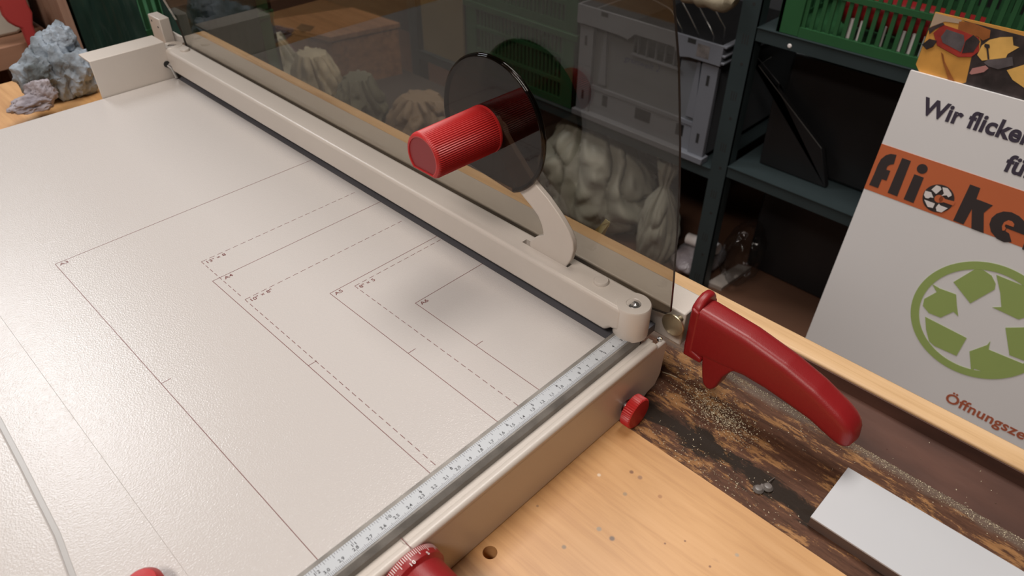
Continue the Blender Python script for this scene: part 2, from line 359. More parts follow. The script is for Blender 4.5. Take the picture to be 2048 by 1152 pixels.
# ------------------------------------------------------------------ the room
def struct(name, bm, m): return tag(obj(name, bm, m), kind='structure')
struct('floor', Box(-260, 175, -260, 345, FLOOR - 5, FLOOR), M['floor'])
struct('ceiling', Box(-260, 175, -260, 345, 185, 190), M['ceil'])
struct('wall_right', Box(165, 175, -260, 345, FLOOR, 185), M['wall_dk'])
struct('wall_left', Box(-270, -260, -260, 345, FLOOR, 185), M['wall'])
struct('wall_back', Box(-260, 165, 335, 345, FLOOR, 185), M['wall'])
struct('wall_front', Box(-260, 165, -270, -260, FLOOR, 185), M['wall'])
lamp_lab = ['white ceiling lamp over the cutter and the poster board', 'wide ceiling lamp beyond the far end of the bench', 'ceiling lamp over the aisle behind the camera']
for (p, sz, e, c), lb in zip(LAMPS, lamp_lab):
    t = thing('ceiling_light', lb, 'lamp', (p[0], p[1], 185))
    obj('lamp_housing', Box(p[0] - sz[0] / 2 - 2, p[0] + sz[0] / 2 + 2, p[1] - sz[1] / 2 - 2, p[1] + sz[1] / 2 + 2, 179, 185), M['white'], t, 0.5)
    ld = bpy.data.lights.new('lamp_tube', 'AREA'); ld.shape = 'RECTANGLE'; ld.size = sz[0] / 100; ld.size_y = sz[1] / 100; ld.energy = e; ld.color = c
    lo = bpy.data.objects.new('lamp_tube', ld); COL.objects.link(lo); lo.parent = t; lo.location = W(p) - t.location

# ------------------------------------------------------------------ workbench
BT = -5.1
bench = thing('workbench', 'light beech workbench under the paper cutter, with a dark stained plank and tool tray', 'workbench', (0, 0, FLOOR))
hp = at(980, 1105, 'z', BT)
bm = Box(-95, -4.9, -70, 103, BT - 4.5, BT)
pl = obj('light_plank', bm, M['bench'], bench)
cbm = bmesh.new(); lathe(cbm, (hp.x, hp.y, BT - 3), (0, 0, 1), [(0, 0), (0.5, 0), (0.5, 4), (0, 4)], 32)
cutter = obj('drill', cbm, M['dark'], bench)
bo = pl.modifiers.new('bool', 'BOOLEAN'); bo.object = cutter; bo.operation = 'DIFFERENCE'; bo.solver = 'EXACT'
dg = bpy.context.evaluated_depsgraph_get(); dg.update()
me = bpy.data.meshes.new_from_object(pl.evaluated_get(dg)); pl.modifiers.clear(); pl.data = me
bpy.data.objects.remove(cutter)
obj('stained_plank', Box(-4.88, 6.25, -70, 103, BT - 4.5, BT - 0.02), M['stained'], bench, 0.15, label='dark stained, worn plank')
obj('tool_tray', Box(6.25, 12.6, -70, 103, BT - 4.5, BT - 1.5), M['tray'], bench, label='dark brown tray bottom')
obj('tray_wall', Box(12.45, 12.6, -70, 103, BT - 1.5, BT - 0.3), M['tray'], bench)
obj('back_rail', Box(12.6, 14.8, -70, 103, BT - 6, BT), M['rail_wood'], bench, 0.2, label='pale wooden back rail')
for y in (-62, 95):
    for x in (-88, 6):
        obj('leg', Box(x - 4, x + 4, y - 4, y + 4, FLOOR, BT - 4.5), M['beech'], bench, 0.4)
    obj('stretcher', Box(-84, 2, y - 2, y + 2, -60, -52), M['beech'], bench, 0.3)

# ------------------------------------------------------------------ the paper cutter
pc = thing('paper_cutter', 'large beige guillotine paper cutter with a red handle on the workbench', 'paper cutter', (-28, 36, BT))
def part(name, bm, m, **k): return obj(name, bm, m, pc, **k)
table = part('cutting_table', Box(-35.52, -2.7, 0.0, 74.3, -1.6, 0), M['board'], bevel=0.014)
# outer table beyond the slanting groove
gp = [(-38.5, 74.3), (-39.15, 28), (-39.4, 20.8), (-39.75, 13.3), (-40.25, 9.0), (-40.7, 0)]
bm = bmesh.new(); prism(bm, gp + [(-62, 0), (-62, 74.3)], 'z', -1.6, 0)
for v in bm.verts:
    if v.co.x > -50: v.co.x -= 0.2
part('outer_table', bm, M['board'], bevel=0.12)
bm = bmesh.new(); prism(bm, gp + [(-35.524, 0), (-35.524, 74.3)], 'z', -1.6, -0.001)
for v in bm.verts:
    if v.co.x < -38: v.co.x += 0.12
part('side_table', bm, M['board'], bevel=0.014)
part('groove_bed', Box(-42, -38.2, 0.1, 74.2, -1.9, -0.1), mat('grey_groove_plastic', (0.43, 0.42, 0.41), 0.35))
part('underframe', Box(-61, -0.5, -2.5, 74.0, BT, -1.62), M['paint'], bevel=0.2)
part('edge_strip', Box(-2.68, 0, 0.2, 80, -1.6, 0.0), M['steel_dark'], label='dark steel table edge')

# printed paper formats
def line(bm, x0, y0, x1, y1, w=0.045):
    if abs(x1 - x0) > abs(y1 - y0): box(bm, min(x0, x1), max(x0, x1), y0 - w / 2, y0 + w / 2, 0.004, 0.012)
    else: box(bm, x0 - w / 2, x0 + w / 2, min(y0, y1), max(y0, y1), 0.004, 0.012)
bm = bmesh.new()
for L_, Wd, name in ((42.0, 29.7, 'A3'), (29.7, 21.0, 'A4'), (21.0, 14.8, 'A5'), (14.8, 10.5, 'A6')):
    line(bm, -Wd, L_, -2.72, L_); line(bm, -Wd, L_, -Wd, 0.02)
    line(bm, -Wd, L_ / 2, -Wd + 0.75, L_ / 2)
    add_text(bm, name, 0.56, (-Wd + (0.92 if name == 'A4' else 0.24), L_ - 0.58, 0.012), (1.2, 0, 0), (0, 1, 0), 0, bold=0.006, align='LEFT')
for L_, Wd, name in ((33.02, 20.32, '13" \u00d7 8'), (25.4, 20.32, '10" \u00d7 8"'), (20.32, 12.7, '8" \u00d7 5')):
    x = -Wd
    while x < -3.2:
        line(bm, x, L_, min(x + 0.5, -2.72), L_); x += 0.78
    y = L_
    while y > 0.5 and not (L_ > 30 and y < 25.9):
        line(bm, -Wd, y - 0.5, -Wd, y); y -= 0.8
    add_text(bm, name, 0.56, (-Wd + 0.2, L_ - 0.62, 0.012), (1.15, 0, 0), (0, 1, 0), 0, bold=0.006, align='LEFT')
obj('format_lines', bm, M['brownink'], table, label='brown printed paper format lines')

# ruler rail
prof = [(0.0, 0.0), (0.0, 1.05), (-0.05, 1.1), (-1.6, 1.1), (-1.95, 0.85), (-1.95, 0.0)]
rail = part('ruler_rail', Prism(prof, 'x', -61, -1.75), M['rail'], label='steel ruler rail')
obj('scale_label', Box(-61, -2.35, -1.47, -0.33, 1.1, 1.125), M['label'], rail, label='white ruler strip')
bm = bmesh.new()
for k in range(26, 520):
    x = -k / 10; ln = 0.42 if k % 10 == 0 else (0.30 if k % 5 == 0 else 0.22)
    box(bm, x - 0.014, x + 0.014, -1.46, -1.46 + ln, 1.124, 1.13)
for k in range(15, 320):
    x = -k * 2.54 / 16; ln = {0: .42, 8: .32, 4: .25, 12: .25}.get(k % 16, 0.17)
    if k % 2 and k % 16: ln = 0.14
    box(bm, x - 0.016, x + 0.016, -0.345 - ln, -0.345, 1.124, 1.13)
obj('scale_ticks', bm, M['tick'], rail)
bm = bmesh.new()
for k in range(3, 52):
    s = str(k)
    add_text(bm, s, 0.32, (-k, -1.12, 1.131), (1, 0, 0), (0, 1, 0), 0, bold=0.006, space=1.5)
for k in range(2, 20):
    add_text(bm, str(k), 0.32, (-k * 2.54 + 0.02, -0.83, 1.131), (1, 0, 0), (0, 1, 0), 0, bold=0.006, space=1.5)
obj('scale_numbers', bm, M['ink'], rail)
part('rail_shelf', Box(-61, -0.6, -2.4, -1.95, -1.6, 0.35), M['paint'])

# front panel
pts = [(-61, BT), (-1.9, BT), (-1.15, -4.65), (-0.15, -4.5), (0.45, -3.5), (0.62, -0.35), (0.4, 0.05), (-61, 0.05)]
part('front_panel', Prism(pts, 'y', -3.0, -2.55), M['paint'], bevel=0.12)
prof = [(-2.42, 0.0), (-2.42, 0.42)] + [(-2.70 - 0.33 * math.sin(math.radians(a)), 0.20 + 0.30 * math.cos(math.radians(a))) for a in range(0, 100, 12)] + [(-3.03, 0.0)]
part('panel_lip', Prism(prof, 'x', -61, -0.85), M['paint'], bevel=0.04)
bm = Lathe((0.15, -2.55, 0.0), (0, 0, 1), [(0, 0), (0.2, 0), (0.2, 0.25), (0.1, 0.32), (0, 0.33)], 20); part('bolt', bm, M['chrome'], smooth=True)

# clamp bar with bosses, caps and screws
bm = bmesh.new(); prism(bm, [(0.75, 0.95), (74.0, 0.95), (74.3, 1.5), (75.3, 1.7), (75.3, 3.8), (-0.7, 3.8), (-0.7, 1.7), (0.2, 1.5)], 'x', -2.95, -0.2)
bar = part('clamp_bar', bm, M['paint'], bevel=0.32, seg=4)
# slot in the bar for the lever
cb = Box(-1.66, -1.10, 5.8, 10.9, 1.5, 5.0); cutter = obj('drill', cb, M['dark'], pc)
bo = bar.modifiers.new('bool', 'BOOLEAN'); bo.object = cutter; bo.operation = 'DIFFERENCE'; bo.solver = 'EXACT'
dg = bpy.context.evaluated_depsgraph_get(); dg.update()
me = bpy.data.meshes.new_from_object(bar.evaluated_get(dg)); bar.modifiers.clear(); bar.data = me
bpy.data.objects.remove(cutter)
for yc, sgn, xo in ((-0.8, 1, 0), (75.4, -1, 0.0)):
    bm = Lathe((-1.56 + xo, yc, 0.55), (0, 0, 1), [(0, 0), (0.9, 0), (1.05, 0.35), (1.38, 0.45), (1.38, 3.17), (1.30, 3.29), (0.60, 3.29), (0.56, 3.25), (0.56, 2.9), (0, 2.9)], 56)
    obj('end_boss', bm, M['paint'], bar, smooth=True)
    bm = Lathe((-1.56 + xo, yc, 3.46), (0, 0, 1), [(0, 0), (0.5, 0), (0.5, 0.16), (0.42, 0.26), (0.26, 0.26), (0.22, 0.1), (0, 0.1)], 40)
    for k in range(6):
        a = math.radians(60 * k); cyl(bm, (-1.56 + xo + 0.25 * math.cos(a), yc + 0.25 * math.sin(a), 3.5), (-1.56 + xo + 0.25 * math.cos(a), yc + 0.25 * math.sin(a), 3.715), 0.06, 8)
    obj('screw', bm, M['chrome'], bar, smooth=True)
    bm = Lathe((-1.25 + xo, 2.65 if sgn > 0 else 72.4, 3.75), (0, 0, 1), [(0, 0), (0.62, 0), (0.62, 0.2), (0.54, 0.3), (0, 0.33)], 40)
    obj('cap', bm, M['paint'], bar, smooth=True)
bm = bmesh.new(); cyl(bm, (-2.3, -1.0, 0.0), (-2.3, -1.0, 0.6), 0.5); cyl(bm, (-1.2, -0.4, 0.0), (-1.2, -0.4, 0.7), 0.8)
part('guide_post', bm, M['steel_dark'], smooth=True)

# clamp lever, splash disc and grip
z7 = lambda x, y: (980 + x / 5.235, 340 + y / 5.235)
LX = -1.64
out = [at(*z7(*q), 'x', LX) for q in [(795, 1010), (845, 940), (870, 850), (865, 760), (830, 660), (775, 560), (720, 470), (600, 300), (455, 130)]]
out = [(p.y, p.z) for p in out] + [(12.2, 12.3), (14.0, 14.2), (15.0, 13.2), (13.6, 10.9)]
out += [(p.y, p.z) for p in [at(*z7(*q), 'x', LX) for q in [(300, 220), (360, 300), (420, 370), (500, 480), (540, 580), (560, 680), (480, 700), (435, 730), (415, 760), (415, 795)]]]
out = [(out[-1][0], 2.2)] + [(out[0][0], 2.2)] + out
lever = part('clamp_lever', Prism(out, 'x', LX, LX + 0.5), M['paint'], bevel=0.08)
DC = (14.1, 13.5); DR = 5.55
arc = circ(DC[0], DC[1], DR, 90)
a_ = (17.35, 8.95); b_ = (11.9, 8.45)   # ends of the cut-off segment
def keep(p):
    return (b_[0] - a_[0]) * (p[1] - a_[1]) - (b_[1] - a_[1]) * (p[0] - a_[0]) < 0
pts = [p for p in arc if keep(p)]
bm = Prism(pts, 'x', -2.12, -1.80)
obj('hand_guard_disc', bm, M['disc'], lever, bevel=0.12, seg=3, label='dark smoked acrylic disc')
k0 = max(range(len(pts)), key=lambda i: math.dist(pts[i], pts[(i + 1) % len(pts)]))
rimp = pts[k0 + 1:] + pts[:k0 + 1]
bm = bmesh.new(); tube(bm, [(-1.85, DC[0] + (p[0] - DC[0]) * 0.985, DC[1] + (p[1] - DC[1]) * 0.985) for p in rimp], 0.2, 12)
obj('disc_rim', bm, M['disc'], lever, smooth=True)
GC = (14.7, 13.05); GR = 1.93
def gprof(sc_=1.0, ribs=True, n=360):
    P = []
    for k in range(n):
        a = 2 * math.pi * k / n; rr = GR * sc_
        if ribs: rr += 0.04 * math.cos(72 * a)
        y = rr * math.cos(a); z = rr * math.sin(a)
        P.append((GC[0] + y, GC[1] + max(z, -1.42 * sc_)))
    return P
bm = bmesh.new()
stations = [(-2.12, 1.03, False), (-2.3, 1.03, False), (-2.31, 1.0, True), (-8.3, 0.965, True), (-8.5, 0.94, False), (-8.62, 0.86, False), (-8.6, 0.80, False), (-8.5, 0.79, False)]
rings = [[bm.verts.new((x, p[0], p[1])) for p in gprof(s, rb)] for x, s, rb in stations]
for a, b in zip(rings, rings[1:]):
    n = len(a)
    for k in range(n): bm.faces.new((a[k], b[k], b[(k + 1) % n], a[(k + 1) % n]))
bm.faces.new(rings[0])
obj('grip', bm, M['red2'], lever, smooth=True, label='ribbed red grip')
bm = Prism(gprof(0.795, False, 72), 'x', -8.52, -8.3); obj('grip_cap', bm, M['redcap'], lever, label='dark red end cap')
bm = bmesh.new(); cyl(bm, (-1.9, 13.9, 12.9), (-1.0, 13.9, 12.9), 0.8, 24); obj('lever_hub', bm, M['paint'], lever, smooth=True)

# smoked guard: a flat upright sheet with curved ends
oy = [(-0.4, 0.6), (-0.9, 2.4), (-2.6, 2.75), (-2.97, 3.13), (-2.8, 5.51), (-2.35, 10.2), (-1.93, 13.65), (-1.44, 16.75), (-0.9, 19.6), (-0.42, 22.0), (0.55, 25.6), (1.4, 27.6), (3.5, 28.8),
      (77.0, 28.8), (79.6, 27.6), (80.6, 25.0), (80.5, 16.0), (79.9, 12.0), (79.0, 8.6), (76.6, 6.4), (75.85, 5.0), (75.6, 3.6), (75.6, 0.6)]
bm = Prism(oy, 'x', 0.2, 0.46)
for f in bm.faces:
    f.material_index = 0 if len(f.verts) > 4 else 1
guard = part('safety_guard', bm, [M['guard'], M['guard_edge']], label='smoked acrylic safety guard')
bm = bmesh.new(); lathe(bm, (0.66, -3.12, 1.66), (1, 0, 0), [(0, 0), (0.95, 0), (0.99, 0.04), (0.99, 0.12), (0.95, 0.16), (0.28, 0.17), (0.28, 1.2), (0, 1.2)], 48)
part('guard_screw', bm, M['brass'], smooth=True, label='flat brass coloured clamping screw')

# blade, arm, handle
arm = part('blade_arm', Box(1.8, 4.65, -3.5, 82, -1.1, 2.25), M['paint'], bevel=0.14)
part('blade_web', Box(0.32, 1.8, -1.0, 80, -1.0, -0.2), M['steel_dark'])
part('guard_bracket', Box(0.47, 1.8, 3.0, 80, 0.7, 1.7), M['steel_dark'])
part('blade', Prism([(-1.4, 0.3), (80, 0.3), (80, -3.4), (-0.6, -2.4)], 'x', 0.03, 0.18), M['steel_dark'], label='dark steel blade')
hz = [(-3.9, 3.3), (-5.1, 3.22), (-6.8, 3.12), (-8.6, 2.93), (-10.3, 2.68), (-11.9, 2.32), (-13.3, 1.95), (-14.6, 1.5), (-15.9, 0.95), (-17.0, 0.3), (-17.7, -0.45), (-17.85, -1.1), (-17.5, -1.75), (-16.9, -1.95), (-16.2, -1.75), (-15.0, -1.4), (-13.6, -1.15), (-11.9, -0.9), (-10.2, -0.72), (-8.6, -0.6), (-5.3, -0.6), (-3.9, -0.6)]
bm = bmesh.new()
# grow the handle as rounded cross-sections from collar to tip
top = [p for p in hz[:11]]
ns = 70; ringsn = []
def interp(pl_, y):
    pl_ = sorted(pl_)
    for (a, az), (b, bz) in zip(pl_, pl_[1:]):
        if a <= y <= b: return az + (bz - az) * (y - a) / (b - a)
    return pl_[0][1] if y < pl_[0][0] else pl_[-1][1]
topl = [(-3.9, 3.25), (-5.1, 3.2), (-8.6, 2.95), (-11.9, 2.35), (-14.4, 1.6), (-16.4, 0.7), (-17.9, -0.25)]
botl = [(-3.9, -1.5), (-7.8, -1.0), (-9.0, -0.75), (-10.9, -0.8), (-13.2, -1.1), (-14.7, -1.35), (-16.4, -1.95), (-17.9, -2.3)]
for i in range(ns + 1):
    t = i / ns; y = -3.9 - 14.0 * t
    zt, zb = interp(topl, y), interp(botl, y)
    xl, xr = 1.8, 4.35 - 0.15 * t
    e = max(0.0, (y + 16.9) / -1.0); k = math.sqrt(max(0.0, 1 - e * e)) if e < 1 else 0.0
    if e > 0:
        cx, cz = (xl + xr) / 2, (zt + zb) / 2; kk = 0.14 + 0.86 * k
        xl, xr, zt, zb = cx - (cx - xl) * kk, cx + (xr - cx) * kk, cz + (zt - cz) * kk, cz - (cz - zb) * kk
    rc = min(0.75, (xr - xl) * 0.32, (zt - zb) * 0.32); ring = []
    for (cx, cz, a0) in ((xr - rc * 1.25, zt - rc, 0), (xl + rc * 0.75, zt - rc, 90), (xl + rc * .75, zb + rc, 180), (xr - rc * 1.25, zb + rc, 270)):
        for q in range(7):
            a = math.radians(a0 + 15 * q); rx = rc * (1.25 if a0 in (0, 270) else 0.75)
            ring.append(bm.verts.new((cx + rx * math.cos(a), y, cz + rc * math.sin(a))))
    ringsn.append(ring)
for a, b in zip(ringsn, ringsn[1:]):
    n = len(a)
    for k in range(n): bm.faces.new((a[k], b[k], b[(k + 1) % n], a[(k + 1) % n]))
bm.faces.new(ringsn[0]); bm.faces.new(ringsn[-1])
handle = part('handle', bm, M['red'], smooth=True, label='long red plastic handle')
pr = [(-5.45, -0.2), (-5.6, -1.6), (-5.85, -2.9), (-6.1, -3.6), (-6.5, -3.92), (-6.9, -3.8), (-7.25, -3.2), (-7.55, -1.9), (-8.1, -0.9), (-8.8, -0.2)]
obj('finger_stop', Prism(pr, 'x', 1.86, 3.5), M['red'], handle, bevel=0.35, seg=4)
bm = Prism([(-3.9, 3.2), (-3.9, -1.65), (-5.55, -1.65), (-5.55, -1.15), (-4.6, -0.9), (-4.6, 3.0)], 'x', 1.74, 4.45)
obj('collar', bm, M['red'], handle, bevel=0.16, seg=3)
bm = bmesh.new(); prism(bm, [(1.8, 2.6), (1.9, 3.25), (2.5, 3.72), (3.2, 3.95), (4.0, 3.85), (4.4, 3.3), (4.4, 2.6)], 'y', -4.55, -3.75)
obj('thumb_rest', bm, M['red'], handle, bevel=0.28, seg=4)

# back stop sheet, bracket block and pin
bm = bmesh.new(); prism(bm, [(74.45, BT), (74.45, 4.8), (78.0, 4.8), (78.0, 4.55), (74.7, 4.55), (74.7, BT)], 'x', -12.35, -2.8)
part('back_stop', bm, M['paint'], bevel=0.08)
bm = bmesh.new(); prism(bm, [(77.0, -1.5), (77.0, 6.8), (80.4, 6.8), (80.4, -1.5)], 'x', -1.75, -0.35)
prism(bm, [(-0.4, 3.0), (-0.4, 5.0), (0.2, 4.2), (1.0, 3.8), (1.0, 3.0)], 'y', 77.2, 80.2)
blk = part('bracket', bm, M['paint'], bevel=0.12)
bm = bmesh.new()
for y, z in ((77.9, 5.6), (79.5, 6.1)): cyl(bm, (-1.78, y, z), (-1.7, y, z), 0.14, 14)
obj('pin_hole', bm, M['dark'], blk)
bm = bmesh.new(); cyl(bm, (-3.3, 74.55, 1.95), (-3.3, 74.35, 1.95), 0.42, 24); part('screw_hole', bm, M['dark'])
bm = bmesh.new(); cyl(bm, (-2.9, 74.2, 1.5), (-2.7, 73.8, 0.1), 0.28, 16); cyl(bm, (-2.9, 74.2, 1.5), (-3.2, 74.4, 1.9), 0.3, 16); part('guide_pin', bm, M['chrome'], smooth=True)

# red locking knob and dial on the front panel
kn = Vector((-4.25, -3.0, -3.75))
bm = bmesh.new(); lathe(bm, kn, (0, -1, 0), [(0, 0), (0.55, 0), (0.6, 0.06), (0.34, 0.1), (0.34, 0.7), (0, 0.7)], 24); part('knob_bolt', bm, M['chrome'], smooth=True)
bm = bmesh.new(); n = 180; rr = []
for x, s, rb in ((0.45, 0.85, 0), (0.5, 1.0, 1), (1.25, 1.0, 1), (1.35, 0.94, 0), (1.37, 0.7, 0)):
    rr.append([bm.verts.new((kn.x + (1.32 * s + (0.045 * math.cos(45 * 2 * math.pi * k / n) if rb else 0)) * math.cos(2 * math.pi * k / n), kn.y - x, kn.z + (1.32 * s + (0.045 * math.cos(45 * 2 * math.pi * k / n) if rb else 0)) * math.sin(2 * math.pi * k / n))) for k in range(n)])
for a, b in zip(rr, rr[1:]):
    for k in range(n): bm.faces.new((a[k], b[k], b[(k + 1) % n], a[(k + 1) % n]))
bm.faces.new(rr[0]); bm.faces.new(rr[-1]); part('locking_knob', bm, M['red2'], smooth=True, label='small ribbed red knob')
dc = Vector((-26.1, -3.1, -1.5))
bm = Lathe(dc, (0, -1, 0), [(0, 0), (2.15, 0), (2.25, 0.08), (2.2, 0.8), (1.95, 1.0), (1.88, 4.6), (1.7, 4.8), (0, 4.8)], 96)
dial = part('dial', bm, M['red'], smooth=True, label='round red dial with white scale')
bm = bmesh.new()
for k in range(100):
    a = math.radians(3.6 * k + 90); ln = 0.5 if k % 5 == 0 else 0.32
    e = Vector((math.cos(a), 0, math.sin(a))); t_ = Vector((-math.sin(a), 0, math.cos(a)))
    p0 = dc + e * 2.255 + Vector((0, -0.1, 0)); p1 = dc + e * (2.255 - 0.05 * ln / 0.7) + Vector((0, -0.1 - ln, 0))
    vs = [bm.verts.new(q) for q in (p0 - t_ * .018, p0 + t_ * .018, p1 + t_ * .018, p1 - t_ * .018)]; bm.faces.new(vs)
for s, deg in (('10', 92), ('5', 62), ('15', 122)):
    a = math.radians(deg); e = Vector((math.cos(a), 0, math.sin(a))); t_ = Vector((math.sin(a), 0, -math.cos(a)))
    add_text(bm, s, 0.34, dc + e * 2.27 + Vector((0, -0.92, 0)), t_, Vector((0, 1, 0)), 0, bold=0.006, space=1.3)
obj('dial_scale', bm, M['white'], dial)
bm = bmesh.new(); box(bm, -25.55, -25.5, -3.0, -2.0, 0.5, 0.52); part('index_mark', bm, M['brownink'])
# round red stop knob on the table, lower left
sk = at(278, 1160, 'z', 0.8)
bm = Lathe((sk.x, sk.y - 0.6, 0), (0, 0, 1), [(0, 0), (1.0, 0), (1.15, 0.3), (1.1, 1.0), (0.8, 1.35), (0, 1.45)], 48)
part('stop_knob', bm, M['red2'], smooth=True, label='round red stop knob on the table')

# ------------------------------------------------------------------ things on the bench
def crumple(name, label, cat, c, rad, m, seed, amp=0.45, freq=1.3, flat=None, sub=5, group=None):
    bm = bmesh.new(); bmesh.ops.create_icosphere(bm, subdivisions=sub, radius=1)
    off = Vector((seed * 7.1, seed * 3.3, seed * 1.7))
    for v in bm.verts:
        d = v.co.normalized()
        e = Vector((d.x, d.y, d.z * 0.55)); f = noise.voronoi(e * freq * 1.5 + off)[0]; g = noise.voronoi(e * freq * 3.6 + off)[0]
        k = 1 - amp * 0.55 + amp * (0.75 * min(f[0], 0.8) + 0.25 * g[0] + 0.3 * noise.noise(d * freq + off))
        k += amp * (0.45 * min(f[1] - f[0], 0.5) + 0.22 * min(g[1] - g[0], 0.4)) - amp * 0.18
        p = d * k
        v.co = Vector((c[0] + p.x * rad[0], c[1] + p.y * rad[1], c[2] + p.z * rad[2]))
        if flat is not None and v.co.z < flat + 0.02: v.co.z = flat + 0.02 + 0.02 * random.random()
    o = obj(name, bm, m, origin=(c[0], c[1], flat if flat is not None else c[2] - rad[2]))
    for p in o.data.polygons: p.use_smooth = True
    return tag(o, label, cat, group)
def two_tone(name, c0, c1, scale, rough=0.8, bump=0.3):
    m = mat(name, c0, rough, bump=0.7, bscale=110, var=0.0, bdist=0.004)
    r = [n for n in m.node_tree.nodes if n.type == 'VALTORGB'][0]
    r.color_ramp.elements[0].color = (*c0, 1); r.color_ramp.elements[1].color = (*c1, 1)
    r.color_ramp.elements[0].position = 0.42; r.color_ramp.elements[1].position = 0.58
    [n for n in m.node_tree.nodes if n.type == 'TEX_NOISE'][0].inputs['Scale'].default_value = scale
    return m
M['towel'] = two_tone('blue_grey_paper_towel', (0.10, 0.115, 0.12), (0.33, 0.39, 0.46), 14)
M['towel2'] = two_tone('lilac_grey_paper_towel', (0.24, 0.22, 0.25), (0.38, 0.35, 0.38), 20)
def lobes(name, label, cat, parts, m, flat, seed):
    rn = random.Random(seed); bm = bmesh.new()
    for i, (c, rad) in enumerate(parts):
        r = bmesh.ops.create_icosphere(bm, subdivisions=5, radius=1); off = Vector((seed + i * 5.3, i * 2.9, seed * 1.3))
        for v in r['verts']:
            d = v.co.normalized()
            f = noise.voronoi(d * 1.9 + off)[0]; g = noise.voronoi(d * 4.2 + off)[0]
            h_ = noise.voronoi(d * 9 + off)[0]; k = 0.56 + 0.62 * min(f[0], 0.8) + 0.24 * (f[1] - f[0]) + 0.22 * g[0] + 0.06 * (h_[1] - h_[0]) + noise.noise(d * 1.3 + off) * 0.25
            p = d * k
            v.co = Vector((c[0] + p.x * rad[0], c[1] + p.y * rad[1], max(c[2] + p.z * rad[2], flat + 0.02)))
    o = obj(name, bm, m, origin=(parts[0][0][0], parts[0][0][1], flat), smooth=True)
    return tag(o, label, cat)
def L3(px, py, y, rx, ry, rz): p = at(px, py, 'y', y); return ((p.x, p.y, p.z), (rx, ry, rz))
lobes('crumpled_paper_towel', 'large crumpled blue grey paper towel on the far end of the bench', 'paper towel',
      [L3(78, 150, 91, 2.9, 2.4, 2.8), L3(118, 140, 92, 3.0, 3.0, 4.2), L3(150, 142, 90.5, 2.6, 2.4, 3.0), L3(124, 84, 92, 2.0, 1.6, 2.5), L3(116, 112, 92, 1.6, 1.6, 1.9)], M['towel'], BT, 3.0)
lobes('crumpled_paper_scrap', 'small flat lilac grey scrap of paper towel in front of the large one', 'paper towel',
      [L3(62, 208, 85.2, 2.6, 1.5, 1.1), L3(84, 188, 85.6, 1.7, 1.2, 1.7)], M['towel2'], BT, 9.0)
a = at(1697, 935, 'z', -4.1); b = at(1619, 1031, 'z', -4.1)
t = thing('laminate_strip', 'white laminate strip with brown edge lying on the stained plank', 'strip', ((a.x + b.x) / 2, a.y - 10, BT))
obj('strip_core', Box(b.x, a.x, -48, a.y, BT + 0.0, -4.22), M['slab_edge'], t, label='brown strip core')
obj('white_facing', Box(b.x - 0.02, a.x, -48, a.y + 0.02, -4.22, -4.1), M['slab'], t)
c = at(1525, 978, 'z', BT)
bm = bmesh.new()
for dx, dy in ((-0.33, 0.18), (0.30, -0.22)):
    lathe(bm, (c.x + dx, c.y + dy, BT), (0, 0, 1), [(0, 0), (0.36, 0), (0.4, 0.12), (0.26, 0.32), (0, 0.36)], 20)
box(bm, c.x - 0.25, c.x + 0.25, c.y - 0.1, c.y + 0.25, BT, BT + 0.2)
tube(bm, [(c.x + 0.3, c.y, BT + 0.2), (c.x + 0.9, c.y - 0.1, BT + 0.25), (c.x + 1.5, c.y - 0.15, BT + 0.06)], 0.035, 6)
tag(obj('plastic_clip', bm, mat('grey_translucent_plastic', (0.15, 0.135, 0.125), 0.3), smooth=True, origin=(c.x, c.y, BT)), 'tiny grey two-lobed plastic clip on the black stain', 'clip')
p0 = at(1325, 744, 'z', BT + 0.05); p1 = at(1354, 755, 'z', BT + 0.05); bm = bmesh.new(); tube(bm, [p0, (p0 + p1) / 2 + Vector((0, 0, 0.05)), p1], 0.035, 6)
tag(obj('straw_splinter', bm, M['cream'], origin=(p0.x, p0.y, BT)), 'thin straw coloured splinter beside the cutter corner', 'splinter')
# wood and metal shavings, uncountable
bm = bmesh.new(); rnd = random.Random(3)
def flake(x, y, z, s):
    a = rnd.uniform(0, 6.28); dx, dy = math.cos(a) * s, math.sin(a) * s; w = s * rnd.uniform(0.15, 0.45); h = rnd.uniform(0.2, 0.9) * s
    v = [bm.verts.new(q) for q in ((x - dx, y - dy, z), (x + w * dy / s, y - w * dx / s, z + h), (x + dx, y + dy, z + 0.01), (x - w * dy / s, y + w * dx / s, z))]
    bm.faces.new((v[0], v[1], v[2])); bm.faces.new((v[0], v[2], v[3])); bm.faces.new((v[0], v[3], v[1])); bm.faces.new((v[1], v[3], v[2]))
cl = [(at(x, y, 'z', BT), sx, sy, n) for x, y, sx, sy, n in ((1400, 790, 0.7, 1.0, 260), (1440, 830, 0.75, 1.5, 1500), (1465, 850, 0.7, 1.2, 300), (1370, 760, 1.6, 1.8, 260), (1440, 960, 1.2, 3.0, 260), (1560, 860, 2.2, 4.0, 160), (1360, 900, 1.0, 1.5, 120), (1420, 985, 0.8, 2.0, 120))]
for p, sx, sy, n in cl:
    for _ in range(n):
        x = rnd.gauss(p.x, sx); y = rnd.gauss(p.y, sy)
        if -4.7 < x < 6.1: flake(x, y, BT + 0.01, rnd.uniform(0.025, 0.085))
for _ in range(3000):
    y = rnd.uniform(-34, -4); x = 6.15 - abs(rnd.gauss(0, 0.42)); flake(x, y, BT + 0.01, rnd.uniform(0.02, 0.06))
for _ in range(60):
    flake(rnd.uniform(6.5, 12), rnd.uniform(-34, -8), BT - 1.48, rnd.uniform(0.03, 0.1))
tag(obj('wood_shavings', bm, mat('pale_shavings', (0.62, 0.54, 0.38), 0.35, var=0.3, vscale=300), origin=(0, -10, BT)), 'pale fine sawdust and shavings scattered over the stained plank', 'sawdust', kind='stuff')
